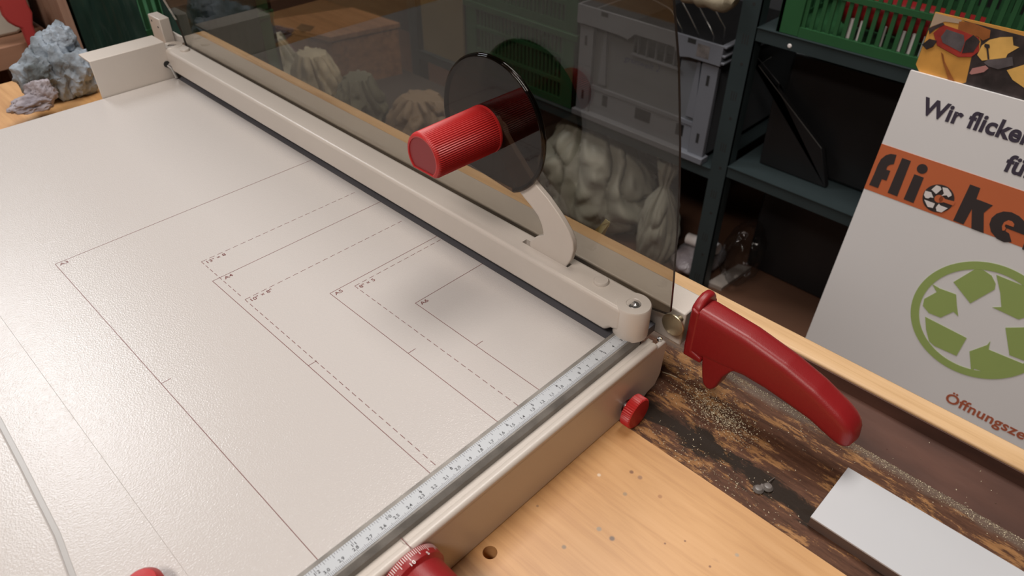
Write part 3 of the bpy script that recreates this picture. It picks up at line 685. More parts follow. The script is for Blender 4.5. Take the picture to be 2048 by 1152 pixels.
# yellow paper slip standing at the rail
q = [(1176, 473), (1196, 453), (1208, 440), (1224, 442), (1223, 450), (1214, 456), (1199, 486), (1190, 482)]
pts = [at(x, y, 'x', 15.3) for x, y in q]; bm = bmesh.new()
A = [bm.verts.new((p.x + 0.5 * math.sin(i * 1.3), p.y, p.z)) for i, p in enumerate(pts)]; bm.faces.new(A)
tag(obj('paper_slip', bm, mat('pale_yellow_paper', (0.62, 0.58, 0.30), 0.7), origin=(15.3, pts[0].y, pts[0].z), solid=0.06), 'pale yellow curled paper slip sticking up behind the bench rail', 'paper slip')

# ------------------------------------------------------------------ poster board
UP = Vector((0.128, 0, 1)).normalized(); NV = Vector((-1, 0, 0.128)).normalized(); RT = Vector((0, -1, 0))
P0 = Vector((60, 3.83, -41.7))
def on(px, py, lift=0.0):
    d = ray(px, py); t_ = NV.dot(P0 - CAM) / NV.dot(d); return CAM + d * t_ + NV * lift
def loc2(px, py):
    p = on(px, py) - P0; return (p.dot(RT), p.dot(UP))
def g3(a, b, lift=0.0): return P0 + RT * a + UP * b + NV * lift
aL = 0.0; bTop = loc2(1823, 141)[1]; bBot = (FLOOR + 0.1 - P0.z) / UP.z; aR = 47.0
poster = thing('poster_board', 'white poster board with an orange letter band and a green recycling ring, behind the bench', 'poster', g3(aR / 2, bBot))
def slab2(name, pts, lift0, lift1, m, parent=poster, **k):
    bm = bmesh.new(); A = [bm.verts.new(g3(a, b, lift1)) for a, b in pts]; B = [bm.verts.new(g3(a, b, lift0)) for a, b in pts]
    bm.faces.new(A); bm.faces.new(B[::-1]); n = len(pts)
    for i in range(n): bm.faces.new((A[i], B[i], B[(i + 1) % n], A[(i + 1) % n]))
    return obj(name, bm, m, parent, **k)
panel = slab2('poster_panel', [(aL, bBot), (aR, bBot), (aR, bTop), (aL, bTop)], -0.5, 0.0, M['board_wh'])
# photo print on its own board above
pt = [loc2(*q) for q in ((1829, 130), (1838, 150))]; bT = loc2(1868, 25)[1]; aT = loc2(1868, 25)[0]
photo = slab2('photo_print', [(pt[1][0], bTop - 1.5), (aR, bTop - 1.5), (aR, bT), (aT, bT), (pt[0][0], pt[0][1]), (pt[1][0], pt[1][1])], -0.9, -0.52, M['p_orange'], label='orange workshop photograph print')
z8 = lambda x, y: (1750 + x / 5.235, y / 5.235)
def poly(name, pts, f, m, lift, parent):
    bm = bmesh.new(); P = [loc2(*f(*q)) for q in pts]
    A = [bm.verts.new(g3(a, b, lift)) for a, b in P]; B = [bm.verts.new(g3(a, b, lift - 0.03)) for a, b in P]
    bm.faces.new(A); bm.faces.new(B[::-1]); n = len(P)
    for i in range(n): bm.faces.new((A[i], B[i], B[(i + 1) % n], A[(i + 1) % n]))
    return obj(name, bm, m, parent)
shapes = [('print_corner', [(620, 140), (900, 215), (870, 250), (720, 230), (560, 290)], 'p_beige', -.45),
          ('print_shadow', [(900, 215), (1560, 385), (1560, 760), (1380, 740), (1560, 930), (1560, 1100), (880, 885), (940, 870), (1000, 600), (1080, 540), (1100, 440), (1050, 280)], 'p_dark', -.45),
          ('print_amber', [(870, 230), (1000, 240), (1200, 320), (1190, 400), (1120, 430), (1060, 380), (920, 400), (860, 300)], 'p_brown', -.40),
          ('print_disc', [(1060, 580), (1110, 480), (1190, 420), (1300, 395), (1430, 390), (1440, 480), (1500, 500), (1380, 570), (1360, 610), (1180, 630), (1110, 640)], 'p_yellow', -.40),
          ('print_corner_piece', [(1370, 740), (1560, 680), (1560, 930), (1430, 840)], 'p_yellow', -.40),
          ('print_tool', [(600, 350), (700, 260), (880, 320), (1080, 400), (1080, 540), (1000, 600), (860, 600), (640, 480)], 'p_red', -.38),
          ('print_motor', [(680, 390), (740, 310), (920, 370), (930, 450), (890, 550), (700, 450)], 'p_grey', -.34),
          ('print_grip', [(900, 560), (940, 430), (1020, 370), (1060, 400), (1090, 440), (1020, 550)], 'p_dark', -.34),
          ('print_cable', [(480, 470), (560, 410), (640, 430), (600, 490), (530, 520)], 'p_dark', -.34),
          ('print_bar', [(550, 300), (700, 240), (720, 260), (620, 310), (560, 360)], 'p_dark', -.34),
          ('print_finger', [(980, 770), (1010, 720), (1150, 690), (1180, 720), (1130, 760), (1000, 785)], 'p_pink', -.33),
          ('print_barrel', [(1130, 660), (1170, 630), (1300, 620), (1430, 600), (1440, 690), (1280, 730), (1180, 700)], 'p_grey', -.34),
          ('print_stick', [(1140, 460), (1190, 470), (1195, 500), (1178, 510), (1190, 625), (1172, 625), (1158, 510), (1135, 490)], 'p_dark', -.33),
          ('print_blade', [(680, 550), (705, 570), (720, 650), (830, 870), (760, 850), (730, 740), (705, 670)], 'p_brown', -.36)]
for n_, p_, m_, l_ in shapes: poly(n_, p_, z8, M[m_], l_, photo)
# orange band
z6b = lambda x, y: (1536 + x / 4, 288 + y / 4)
b1 = loc2(1769, 289)[1]; b0 = loc2(*z6b(780, 358))[1]
band = slab2('orange_band', [(0, b0), (aR, b0), (aR, b1), (0, b1)], 0.0, 0.04, M['orange'], label='orange band with heavy dark letters')
def glyph(name, pts, m=M['letter'], f=z6b, lift=0.08, parent=band): return poly(name, pts, f, m, lift, parent)
glyph('letter_f', [(810, 325), (850, 240), (880, 165), (905, 120), (945, 88), (985, 78), (1030, 86), (1008, 160), (975, 165), (955, 180), (948, 204), (980, 214), (950, 292), (912, 280), (882, 352)])
glyph('letter_l', [(1075, 110), (1145, 135), (1035, 418), (958, 388)])
glyph('letter_i', [(1172, 240), (1248, 268), (1165, 472), (1086, 440)])
def disc_at(name, f, c, rp, m, lift, parent, n=40, r_in=None, a0=0, a1=360):
    """round print: centre and one rim point in the picture give the real radius"""
    cc = loc2(*f(*c)); R_ = math.dist(cc, loc2(*f(*rp)))
    bm = bmesh.new()
    P = circ(cc[0], cc[1], R_, n)
    A = [bm.verts.new(g3(a, b, lift)) for a, b in P]; bm.faces.new(A)
    B = [bm.verts.new(g3(a, b, lift - 0.03)) for a, b in P]
    for i in range(n): bm.faces.new((A[i], B[i], B[(i + 1) % n], A[(i + 1) % n]))
    return obj(name, bm, m, parent)
disc_at('letter_dot', z6b, (1235, 198), (1205, 170), M['letter'], 0.08, band)
disc_at('letter_c', z6b, (1363, 435), (1270, 358), M['letter'], 0.08, band)
disc_at('letter_c_eye', z6b, (1368, 437), (1342, 416), M['orange'], 0.12, band)
glyph('letter_c_mouth', [(1368, 440), (1390, 410), (1420, 440), (1500, 460), (1485, 492), (1410, 465), (1375, 468)], M['orange'], lift=0.12)
for q in ([(1310, 362), (1350, 328), (1383, 340), (1390, 362), (1348, 398)], [(1398, 345), (1440, 352), (1468, 392), (1472, 410), (1445, 425), (1432, 408), (1390, 412), (1410, 395)],
          [(1262, 372), (1310, 385), (1312, 395), (1326, 428), (1300, 424), (1285, 434), (1262, 428), (1250, 405)], [(1253, 443), (1338, 474), (1322, 510), (1280, 500)], [(1345, 505), (1370, 475), (1378, 488), (1440, 512), (1390, 545), (1352, 535)]):
    glyph('arrow_mark', q, M['white'], lift=0.16)
glyph('letter_k', [(1618, 322), (1700, 352), (1668, 440), (1712, 455), (1800, 490), (1728, 550), (1726, 712), (1628, 675), (1632, 520), (1565, 642), (1482, 610)])
glyph('letter_e', [(1950, 783), (1890, 785), (1830, 755), (1785, 700), (1772, 640), (1790, 590), (1830, 555), (1885, 538), (1950, 545), (2010, 575), (2055, 620), (2090, 690), (2085, 740), (1910, 672), (1900, 695), (1930, 715)])
glyph('letter_e_eye', [(1876, 690), (1874, 655), (1890, 625), (1925, 608), (1955, 618), (1972, 640), (1966, 662), (1903, 640), (1895, 655), (1905, 672), (1895, 690)], M['orange'], lift=0.12)
glyph('letter_r', [(2032, 840), (2120, 620), (2190, 640), (2110, 870)])
# printed lines of text
def tline(name, s, px, size_px, m, bold, space=1.0, font_k=1.0):
    a, b = loc2(*px[0]); a2, b2 = loc2(*px[1]); h = abs(loc2(*size_px[1])[1] - loc2(*size_px[0])[1])
    bm = bmesh.new(); sz = h / 0.70
    add_text(bm, s, sz, g3(a, b, 0.05), RT * font_k, UP, 0, bold=bold * sz, align='LEFT', space=space)
    return obj(name, bm, m, panel)
tline('headline', 'Wir flicken', ((1841, 226), (2040, 300)), ((1842, 226), (1846, 192)), M['letter2'], 0.034, 1.02, 0.95)
tline('headline', 'f\u00fcr', ((2006, 340), (2040, 350)), ((2006, 340), (2014, 306)), M['letter2'], 0.034, 1.02, 0.95)
tline('opening_hours', '\u00d6ffnungszeiten', ((1888, 800), (2040, 870)), ((1888, 800), (1893, 782)), M['rust'], 0.026, 1.05, 1.0)
# green ring and arrows
z5b = lambda x, y: (1650 + x / 2.743, 480 + y / 2.743)
Lp = loc2(*z5b(443, 400)); Tp = loc2(*z5b(830, 83)); Bp = loc2(*z5b(930, 822))
Li = loc2(*z5b(490, 400)); Ti = loc2(*z5b(830, 130))
Rr = (Tp[1] - Bp[1]) / 2; cb_ = (Tp[1] + Bp[1]) / 2; ca_ = Lp[0] + Rr; th = (Tp[1] - Ti[1])
bm = bmesh.new(); n = 96
for lift in (0.05,):
    O = [bm.verts.new(g3(a, b, lift)) for a, b in circ(ca_, cb_, Rr, n)]; I = [bm.verts.new(g3(a, b, lift)) for a, b in circ(ca_, cb_, Rr - th, n)]
    for i in range(n): bm.faces.new((O[i], O[(i + 1) % n], I[(i + 1) % n], I[i]))
ring = obj('green_ring', bm, M['limegreen'], panel, solid=0.03)
for q in ([(705, 230), (825, 158), (870, 165), (915, 195), (937, 240), (932, 270), (797, 347)], [(940, 190), (1092, 252), (1160, 310), (1185, 400), (1062, 435), (918, 368), (968, 367), (962, 290)],
          [(588, 240), (630, 265), (720, 298), (724, 360), (732, 418), (705, 393), (635, 425), (570, 400), (537, 360), (545, 322), (613, 285)], [(550, 420), (778, 537), (722, 635), (600, 580), (572, 555), (555, 490)],
          [(793, 610), (890, 575), (908, 553), (898, 600), (1092, 680), (935, 745), (820, 705), (803, 727)], [(990, 480), (1180, 478), (1240, 560), (1190, 680), (1090, 660), (1012, 630)]):
    poly('recycling_arrow', q, z5b, M['limegreen'], 0.06, panel)
bm = bmesh.new(); q0 = g3(22, 30, -0.9); 
tube(bm, [g3(22, 30, -0.8), (g3(22, 30).x + 14, g3(22, 30).y, FLOOR + 0.8)], 0.8, 8)
obj('rear_strut', bm, M['brownwood'], poster)

# ------------------------------------------------------------------ metal shelving
rack = thing('metal_shelving', 'blue grey slotted metal shelving behind the bench', 'shelving', (118, 45, FLOOR))
for yc, in ((44.3,), (-57.0,), (151.0,)):
    for x in (98, 136.5):
        bm = bmesh.new(); box(bm, x, x + 0.25, yc - 2.1, yc + 2.1, FLOOR, 110); sg = 1 if x < 100 else -1
        box(bm, x, x + 3.0 * sg, yc - 2.1, yc - 1.85, FLOOR, 110)
        p_ = obj('post', bm, M['shelf'], rack)
        if x < 100 and yc > 0 and yc < 100:
            bm = bmesh.new(); z = FLOOR + 3
            while z < 20:
                for k in (-0.55, 0.0, 0.55): obj('slot', Box(x - 0.02, x, yc + k - 0.1, yc + k + 0.1, z, z + 2.0), M['dark'], p_)
                obj('bolt_hole', Lathe((x - 0.03, yc - 0.3, z + 8), (1, 0, 0), [(0, 0), (0.35, 0), (0.35, 0.02)], 10), M['dark'], p_); z += 12.0
for y0, y1, zs in ((-57, 42.2, (-10.0, -40.8, 52)), (46.4, 151, (-43.0, 60))):
    for z in zs:
        bm = bmesh.new(); box(bm, 98.3, 136.5, y0, y1, z - 0.3, z); box(bm, 98.02, 98.3, y0, y1, z - 2.7, z); box(bm, 136.4, 136.6, y0, y1, z - 2.7, z); box(bm, 97.7, 98.1, y0, y1, z - 0.12, z + 0.02)
        sh = obj('shelf_board', bm, M['shelf'], rack)
        if z == -10.0:
            y = 38.0
            while y > 0: obj('shelf_slot', Box(98.6, 101.0, y - 0.1, y + 0.1, z, z + 0.03), M['dark'], sh); y -= 3.9
            bm = bmesh.new(); p = at(1579, 92, 'x', 98); lathe(bm, (98.02, p.y, p.z), (-1, 0, 0), [(0, 0), (0.45, 0), (0.3, 0.15), (0, 0.16)], 8); obj('paint_fleck', bm, M['white'], sh)

# vented crates
def vented(name, label, x0, x1, y0, y1, z0, z1, m, group=None, pitch=1.45, bars=2, drop_rail=True):
    t = thing(name, label, 'crate', ((x0 + x1) / 2, (y0 + y1) / 2, z0), group)
    bm = bmesh.new(); box(bm, x0 + .3, x1 - .3, y0 + .3, y1 - .3, z0, z0 + 0.8)
    for (a, b, c, d) in ((x0 - .3, x0 + .6, y0, y1), (x1 - .6, x1 + .3, y0, y1), (x0, x1, y0 - .3, y0 + .6), (x0, x1, y1 - .6, y1 + .3)): box(bm, a, b, c, d, z0, z0 + 1.8)
    obj('base', bm, m, t)
    bm = bmesh.new()
    for (a, b, c, d) in ((x0 - .6, x0 + .6, y0 - .6, y1 + .6), (x1 - .6, x1 + .6, y0 - .6, y1 + .6), (x0, x1, y0 - .6, y0 + .6), (x0, x1, y1 - .6, y1 + .6)): box(bm, a, b, c, d, z1 - 1.6, z1)
    obj('rim', bm, m, t, bevel=0.15)
    for cx in (x0, x1):
        for cy in (y0, y1):
            bm = bmesh.new(); sx = 1 if cx == x0 else -1; sy = 1 if cy == y0 else -1
            box(bm, *sorted((cx - .35 * sx, cx + .5 * sx)), *sorted((cy - .35 * sy, cy + 4.2 * sy)), z0, z1 - 1); box(bm, *sorted((cx - .35 * sx, cx + 4.2 * sx)), *sorted((cy - .35 * sy, cy + .5 * sy)), z0, z1 - 1)
            obj('corner_post', bm, m, t, bevel=0.1)
    for side in range(4):
        bm = bmesh.new()
        if side < 2:
            X = x0 if side == 0 else x1 - .35; n = int((y1 - y0 - 9) / pitch)
            for k in range(n + 1):
                y = y0 + 4.5 + k * pitch; box(bm, X, X + .35, y - pitch * .24, y + pitch * .24, z0 + 1.5, z1 - 1)
            for j in range(1, bars):
                zz = z0 + (z1 - z0) * j / bars; box(bm, X - .25, X + .5, y0 + 3, y1 - 3, zz - .55, zz + .45)
        else:
            Y = y0 if side == 2 else y1 - .35; n = int((x1 - x0 - 9) / pitch)
            for k in range(n + 1):
                x = x0 + 4.5 + k * pitch; box(bm, x - pitch * .24, x + pitch * .24, Y, Y + .35, z0 + 1.5, z1 - 1)
            for j in range(1, bars):
                zz = z0 + (z1 - z0) * j / bars; box(bm, x0 + 3, x1 - 3, Y - .25, Y + .5, zz - .55, zz + .45)
        obj('slatted_side', bm, m, t)
    return t
vented('vented_crate', 'bright green vented crate with red and white contents on the upper right shelf', 98.6, 136, -19, 38.2, -9.95, 7.5, M['green'], bars=2, pitch=1.55)
for z, d, nm in ((-42.9, 0, 'bottom'), (-23.4, 0.6, 'middle'), (-3.9, 0.2, 'top')):
    vented('vented_crate', 'dark green vented crate on the shelf left of the grey box, %s of its stack' % nm, 99.2 + d, 135, 88.6, 128.5, z, z + 19.3, M['green_dk'], 'stacked dark green crates', bars=3, pitch=1.35)
# contents of the bright crate
bm = bmesh.new()
lathe(bm, (104, 5, -4.2), (0, 1, 0.0), [(0, 0), (2.9, 0), (3.1, 0.4), (3.1, 23), (2.7, 23.5), (0, 23.5)], 24)
tag(obj('red_canister', bm, M['red'], smooth=True, origin=(104, 16, -9.1)), 'red cylinder lying inside the bright green crate', 'canister')
for k in range(9):
    y = 25.5 - k * 1.95 - (1.4 if k > 3 else 0)
    bm = bmesh.new(); cyl(bm, (100.2, y, -9.0), (100.2, y, -5.0), 0.42, 12)
    tag(obj('white_peg', bm, M['white'], smooth=True, origin=(100.2, y, -9.1)), '%s white peg from the left behind the slats of the bright green crate' % ['first', 'second', 'third', 'fourth', 'fifth', 'sixth', 'seventh', 'eighth', 'ninth'][k], 'peg', 'white pegs in the bright green crate')

# ------------------------------------------------------------------ grey folding box
gx, ya, yb, zb, zt = 97.6, 48.9, 87.2, -42.95, -15.4
t = thing('folding_box', 'grey plastic folding box with handle opening on the left shelf beside the post', 'box', (gx + 28, 68, zb))
bm = bmesh.new(); box(bm, gx + 1.2, gx + 56, ya + 1, yb - 1, zb, zb + 1)
for a, b, c, d in ((gx + 1.9, gx + 2.4, ya + 1, yb - 1), (gx + 55.5, gx + 56, ya + 1, yb - 1), (gx + 1.5, gx + 56, ya + 1, ya + 1.5), (gx + 1.5, gx + 56, yb - 1.5, yb - 1)):
    if a == gx + 1.9:   # front panel with the hand opening
        yc = 65.5; box(bm, a, b, c, yc - 6.5, zb, zt - 2); box(bm, a, b, yc + 6.5, d, zb, zt - 2); box(bm, a, b, yc - 6.5, yc + 6.5, zb, zt - 8.2); box(bm, a, b, yc - 6.5, yc + 6.5, zt - 4.2, zt - 2)
    else: box(bm, a, b, c, d, zb, zt - 2)
obj('box_body', bm, M['grey_panel'], t)
bm = bmesh.new()   # collar with dropped grip
yc = 65.5
prism(bm, [(ya - .4, zt), (yb + .4, zt), (yb + .4, zt - 4.4), (yc + 9.5, zt - 4.4), (yc + 7.0, zt - 4.9), (yc + 5.2, zt - 3.2), (yc - 5.2, zt - 3.2), (yc - 7.0, zt - 4.9), (yc - 9.5, zt - 4.4), (ya - .4, zt - 4.4)], 'x', gx, gx + 0.5)
box(bm, gx + .5, gx + 57, ya - .4, ya + .1, zt - 4.4, zt); box(bm, gx + .5, gx + 57, yb - .1, yb + .4, zt - 4.4, zt); box(bm, gx + 56.5, gx + 57, ya, yb, zt - 4.4, zt)
box(bm, gx + .5, gx + 57, ya, ya + 1.6, zt - 1.6, zt - 1.2); box(bm, gx + .5, gx + 2.4, ya, yb, zt - 1.6, zt - 1.2); box(bm, gx, gx + 8, ya - 1.2, ya - .4, zt - 3.9, zt - 3.4); box(bm, gx, gx + 8, ya - 1.2, ya - .4, zt - 2.4, zt - 1.9); box(bm, gx, gx + 8, ya - 1.2, ya - .4, zt - 0.5, zt)
obj('rim_collar', bm, M['grey'], t, bevel=0.12)
for y0, y1 in ((ya + .2, ya + 4.2), (yb - 4.2, yb - .2)):
    bm = bmesh.new(); box(bm, gx + .7, gx + 1.9, y0, y1, zb, zt - 4.2); pl_ = obj('corner_pillar', bm, M['grey'], t, bevel=0.12)
    bm = bmesh.new(); ym = (y0 + y1) / 2
    for z in (zb + 4.5, zt - 9.5): box(bm, gx + .66, gx + .72, ym - .35, ym + .35, z, z + 2.3)
    obj('latch_slot', bm, M['dark'], pl_)
for y in (ya + 5.2, yb - 7.5):
    bm = bmesh.new(); prism(bm, [(y - .2, zt - 4.4), (y + .35, zt - 4.4), (y + 1.4, zb + 9.5), (y - 1.0, zb + 9.5)], 'x', gx + 1.3, gx + 1.9); obj('rib', bm, M['grey'], t)
bm = bmesh.new(); box(bm, gx + 1.3, gx + 1.9, ya + 4.2, yb - 4.2, zb + 7.6, zb + 8.5); box(bm, gx + 1.5, gx + 1.9, ya + 4.2, yb - 4.2, zb, zb + 7.6)
st_ = obj('lower_band', bm, M['grey'], t)
bm = bmesh.new()
for y, w in ((56.5, 2), (67, 4.5), (78.5, 1.6)): box(bm, gx + 1.46, gx + 1.5, y - w / 2, y + w / 2, zb + 4.2, zb + 7.0)
obj('recess', bm, M['black'], st_)
bm = bmesh.new()
for k in range(5): box(bm, gx + 1.5, gx + 2.2, 60.6 + k * 2.45, 60.85 + k * 2.45, zt - 8.2, zt - 4.2)
box(bm, gx + 1.2, gx + 2.2, 59, 72, zt - 8.5, zt - 8.1); obj('handle_grille', bm, M['grey'], t)
bm = bmesh.new(); box(bm, gx - .3, gx + 2.5, ya - .3, yb + .3, zb, zb + 1.5); obj('foot_rail', bm, M['grey'], t, bevel=0.15)
bm = bmesh.new(); add_text(bm, 'gr\u00fcnwelt 2', 2.3, (gx + 1.86, 74.2, zt - 10.6), (0, -1, 0), (0, -0.25, 0.95), 0, align='LEFT', bold=-0.02)
obj('handwriting', bm, mat('blue_marker', (0.03, 0.05, 0.13), 0.5), t, label='blue handwriting')
for y in (79.5, 56.0): obj('rim_slot', Box(gx - .03, gx, y - 1, y + 1, zt - 1.3, zt - .3), M['dark'], t)
bm = bmesh.new(); box(bm, gx - .03, gx, 51.5, 54.5, zt - 3.6, zt - .9); obj('worn_sticker', bm, mat('sticker_residue', (0.14, 0.125, 0.12), 0.7, var=0.3, vscale=90), t)
tag(obj('black_case', Box(gx + 4, gx + 50, ya + 3, yb - 4, zb + 1.1, zt - 7), M['black'], origin=(gx + 27, 68, zb + 1.1), bevel=0.4), 'black case filling the grey folding box', 'case')
z3 = lambda x, y: (1320 + x / 3.84, y / 3.84)
wl = ['leftmost shiny steel wire standing in the grey folding box', 'second shiny steel wire from the left in the grey folding box', 'third shiny steel wire from the left in the grey folding box', 'rightmost thin steel wire in the grey folding box']
for i, w in enumerate(([(-160, -60), (0, 22), (78, 68), (100, 95), (170, 225)], [(120, -70), (165, 5), (215, 95), (270, 205), (298, 262)], [(240, -60), (300, 50), (350, 145), (385, 210), (415, 278)], [(400, 40), (440, 105), (500, 212)])):
    pts = [at(*z3(*q), 'x', 101.5 + i) for q in w]; e = pts[-1].copy(); e.z = zt - 3.0; e.x = pts[-1].x
    bm = bmesh.new(); tube(bm, pts + [Vector((pts[-1].x + 0.3, pts[-1].y - .4, zt - 6.9))], 0.16, 8)
    tag(obj('steel_wire', bm, M['chrome'], smooth=True, origin=(pts[-1].x, pts[-1].y, zt - 3)), wl[i], 'wire', 'wires in the grey box')
p0 = at(1330, -38, 'x', 97); p1 = at(1472, 2, 'x', 97); n = 14
bm = bmesh.new(); tube(bm, [p0.lerp(p1, k / n) + Vector((0, 0, 0.25 * math.sin(k * 2.1))) for k in range(n + 1)], lambda s: 2.75 * (1 - max(0, (s - 0.9) / 0.1) ** 3 * 0.45) + 0.12 * math.sin(s * 37), 20)
tag(obj('cloth_roll', bm, M['cream'], smooth=True, origin=((p0.x + p1.x) / 2, (p0.y + p1.y) / 2, p1.z - 2.7)), 'rolled cream cloth lying over the wires of the grey box', 'cloth roll')

# ------------------------------------------------------------------ under and behind the shelves
def gathered(name, label, c, rx, ry, h, seed, n=11, neck=0.82, lean=(0, 0), zb_=FLOOR, m=None, cat='sack', group=None):
    bm = bmesh.new(); nt_, nz = 160, 60; rings = []; off = Vector((seed, seed * 2, 0))
    for j in range(nz + 1):
        t = j / nz
        if t < neck: R_ = (math.sin(min(1, t / 0.25) * math.pi / 2) * 0.25 + 0.75) * (1 - 0.82 * (t / neck) ** 3.2)
        else: R_ = 0.18 + 0.30 * (t - neck) / (1 - neck)
        row = []
        for i in range(nt_):
            a = 2 * math.pi * i / nt_; d = Vector((math.cos(a), math.sin(a), t * 1.5))
            w = noise.noise(d * 1.3 + off) * 2.2 + t * 0.8
            fold = abs(math.sin(n * a / 2 + w * 2)) ** 0.7 - 0.6
            k = 1 + (0.10 + 0.28 * t) * fold + 0.22 * noise.noise(d * 1.7 + off) + 0.08 * noise.noise(d * 5 + off)
            g = noise.voronoi(d * 3 + off)[0]; k += 0.12 * (min(g[1] - g[0], 0.4) - 0.2)
            row.append(bm.verts.new((c[0] + rx * R_ * k * math.cos(a) + lean[0] * t, c[1] + ry * R_ * k * math.sin(a) + lean[1] * t, zb_ + 0.05 + h * t * (1 + (0.10 if t > neck else 0.05) * noise.noise(d * 2.5 + off)))))
        rings.append(row)
    for a, b in zip(rings, rings[1:]):
        for i in range(nt_): bm.faces.new((a[i], a[(i + 1) % nt_], b[(i + 1) % nt_], b[i]))
    bm.faces.new(rings[0]); bm.faces.new(rings[-1])
    return tag(obj(name, bm, m or M['bag'], smooth=True, origin=(c[0], c[1], zb_)), label, cat, group)
gathered('plastic_sack', 'big whitish plastic sack on the floor under the left shelf', (108, 84), 13, 17.5, 27, 4.0, n=9, neck=1.12, lean=(0, 4))
gathered('plastic_sack', 'narrow tied plastic bag right of the big sack', (103, 60.5), 6, 5.4, 29, 11.0, n=8, neck=0.74)
bm = bmesh.new(); tube(bm, [(107, 53.5, -70.2), (107, 49, -69.7), (107, 44.5, -69.2)], 1.5, 14)
tag(obj('paper_roll', bm, M['white'], smooth=True, origin=(105, 52, FLOOR)), 'thin white roll behind the foot of the shelf post', 'roll')
crumple('plastic_sheet', 'folded pale plastic sheet on the floor beside the shelf post', 'sheet', (108, 50, -74.8), (9, 6, 3.4), two_tone('pale_film', (0.22, 0.19, 0.2), (0.42, 0.4, 0.42), 10, 0.3), 12, amp=0.35, flat=FLOOR)
crumple('clear_bag', 'clear plastic bag with glints right of the shelf post', 'bag', (108, 38, -68), (7, 5, 9), M['clear'], 15, amp=0.5, flat=FLOOR)
q = [at(x, y, 'z', FLOOR) for x, y in ((1413, 570), (1442, 582), (1501, 540), (1476, 534))]
tag(obj('floor_strip', Prism([(p.x, p.y) for p in q], 'z', FLOOR, FLOOR + 1.0), mat('pale_lath', (0.38, 0.33, 0.29), 0.6), origin=(q[0].x, q[0].y, FLOOR)), 'pale flat lath lying on the brown floor', 'lath')
tag(obj('storage_box', Box(116.5, 135.5, -54, 40.5, FLOOR, -45.5), M['black'], origin=(126, -7, FLOOR), bevel=0.6), 'long black storage box on the floor under the right shelf', 'box')
pts = [at(1517, 131, 'x', 104), at(1643, 297, 'x', 104), at(1712, 400, 'x', 104)]
P = [(pts[0].y, pts[0].z), (pts[1].y, pts[1].z), (pts[1].y - 3.2, -40.6), (38, -40.6), (38.5, pts[0].z - 3)]
t = thing('dark_panel', 'black panel with slanted edge standing in for the darkness on the lower right shelf', 'folder', (105, 25, -40.7))  # added black panel in place of the darkness inside this shelf
bm = Prism(P, 'x', 104, 105.5); obj('dark_sheet', bm, M['black'], t, bevel=0.2)
bm = bmesh.new(); e = at(1543, 114, 'x', 112); tube(bm, [e, (104, pts[0].y, pts[0].z), (104, pts[1].y, pts[1].z)], 0.08, 6); obj('edge_highlight', bm, mat('edge_highlight_grey', (0.09, 0.085, 0.08), 0.4), t)  # thin grey tube imitates the highlight along the slanted edge
tag(obj('black_crate', Box(107.5, 134, -50, 38, -40.7, -16), M['black'], origin=(120, -6, -40.8), bevel=0.8), 'black crate behind the slanted panel on the lower right shelf', 'crate')
tag(obj('cardboard_box', Box(99, 130, 129.8, 148, -42.95, -20), mat('olive_cardboard', (0.14, 0.11, 0.05), 0.8), origin=(115, 139, -43), bevel=0.2), 'olive brown cardboard box left of the dark green crates', 'box')

# low table behind the bench with odds and ends (seen through the guard)
t = thing('low_table', 'low dark table between the bench and the shelving', 'table', (52, 150, FLOOR))
obj('table_top', Box(42, 90, 97, 212, -48.5, -46), mat('dark_table', (0.07, 0.06, 0.055), 0.5), t, bevel=0.3)
for x in (46, 86):
    for y in (101, 208): obj('leg', Box(x - 2, x + 2, y - 2, y + 2, FLOOR, -48.5), M['brownwood'], t)
zw = -31.0; c = [at(x, y, 'z', zw) for x, y in ((520, 42), (705, 14), (800, 45), (660, 74))]
t = thing('wooden_box', 'brown wooden box with a dark hand slot on the low table', 'box', (sum(p.x for p in c) / 4, sum(p.y for p in c) / 4, -46))
obj('box_top', Prism([(p.x, p.y) for p in c], 'z', zw - 1.5, zw), M['brownwood'], t, bevel=0.2)
cc = Vector((sum(p.x for p in c) / 4, sum(p.y for p in c) / 4, 0))
obj('box_wall', Prism([(cc.x + (p.x - cc.x) * .96, cc.y + (p.y - cc.y) * .96) for p in c], 'z', -46, zw - 1.5), M['brownwood'], t)
sl = [at(x, y, 'z', zw + .03) for x, y in ((592, 56), (603, 47), (630, 53), (620, 63), (602, 62))]
obj('hand_slot', Prism([(p.x, p.y) for p in sl], 'z', zw - .2, zw + 0.03), M['dark'], t)
# striped cloth: cream with green and mauve stripes (woven pattern)
def striped():
    m = mat('striped_cloth', (0.62, 0.60, 0.48), 0.85, bump=0.4, bscale=60); nt = m.node_tree; b = nt.nodes['Principled BSDF']
    tc = S(nt, 'ShaderNodeTexCoord'); wv = S(nt, 'ShaderNodeTexWave'); wv.inputs['Scale'].default_value = 2.6; wv.inputs['Distortion'].default_value = 2.5; nt.links.new(tc.outputs['Object'], wv.inputs[0])
    r = S(nt, 'ShaderNodeValToRGB'); r.color_ramp.interpolation = 'CONSTANT'; e = r.color_ramp.elements; e[0].color = (0.62, 0.60, 0.48, 1); e[1].position = 0.78; e[1].color = (0.16, 0.27, 0.16, 1); x = e.new(0.9); x.color = (0.25, 0.12, 0.14, 1)
    nt.links.new(wv.outputs[0], r.inputs[0]); nt.links.new(r.outputs[0], b.inputs['Base Color']); return m
c = at(548, 122, 'x', 53); gathered('cloth_bag', 'cream cloth bag with green and mauve stripes on the low table', (c.x, c.y), 7, 9.0, 17, 21.0, n=7, neck=1.15, zb_=-46, m=striped(), cat='bag')
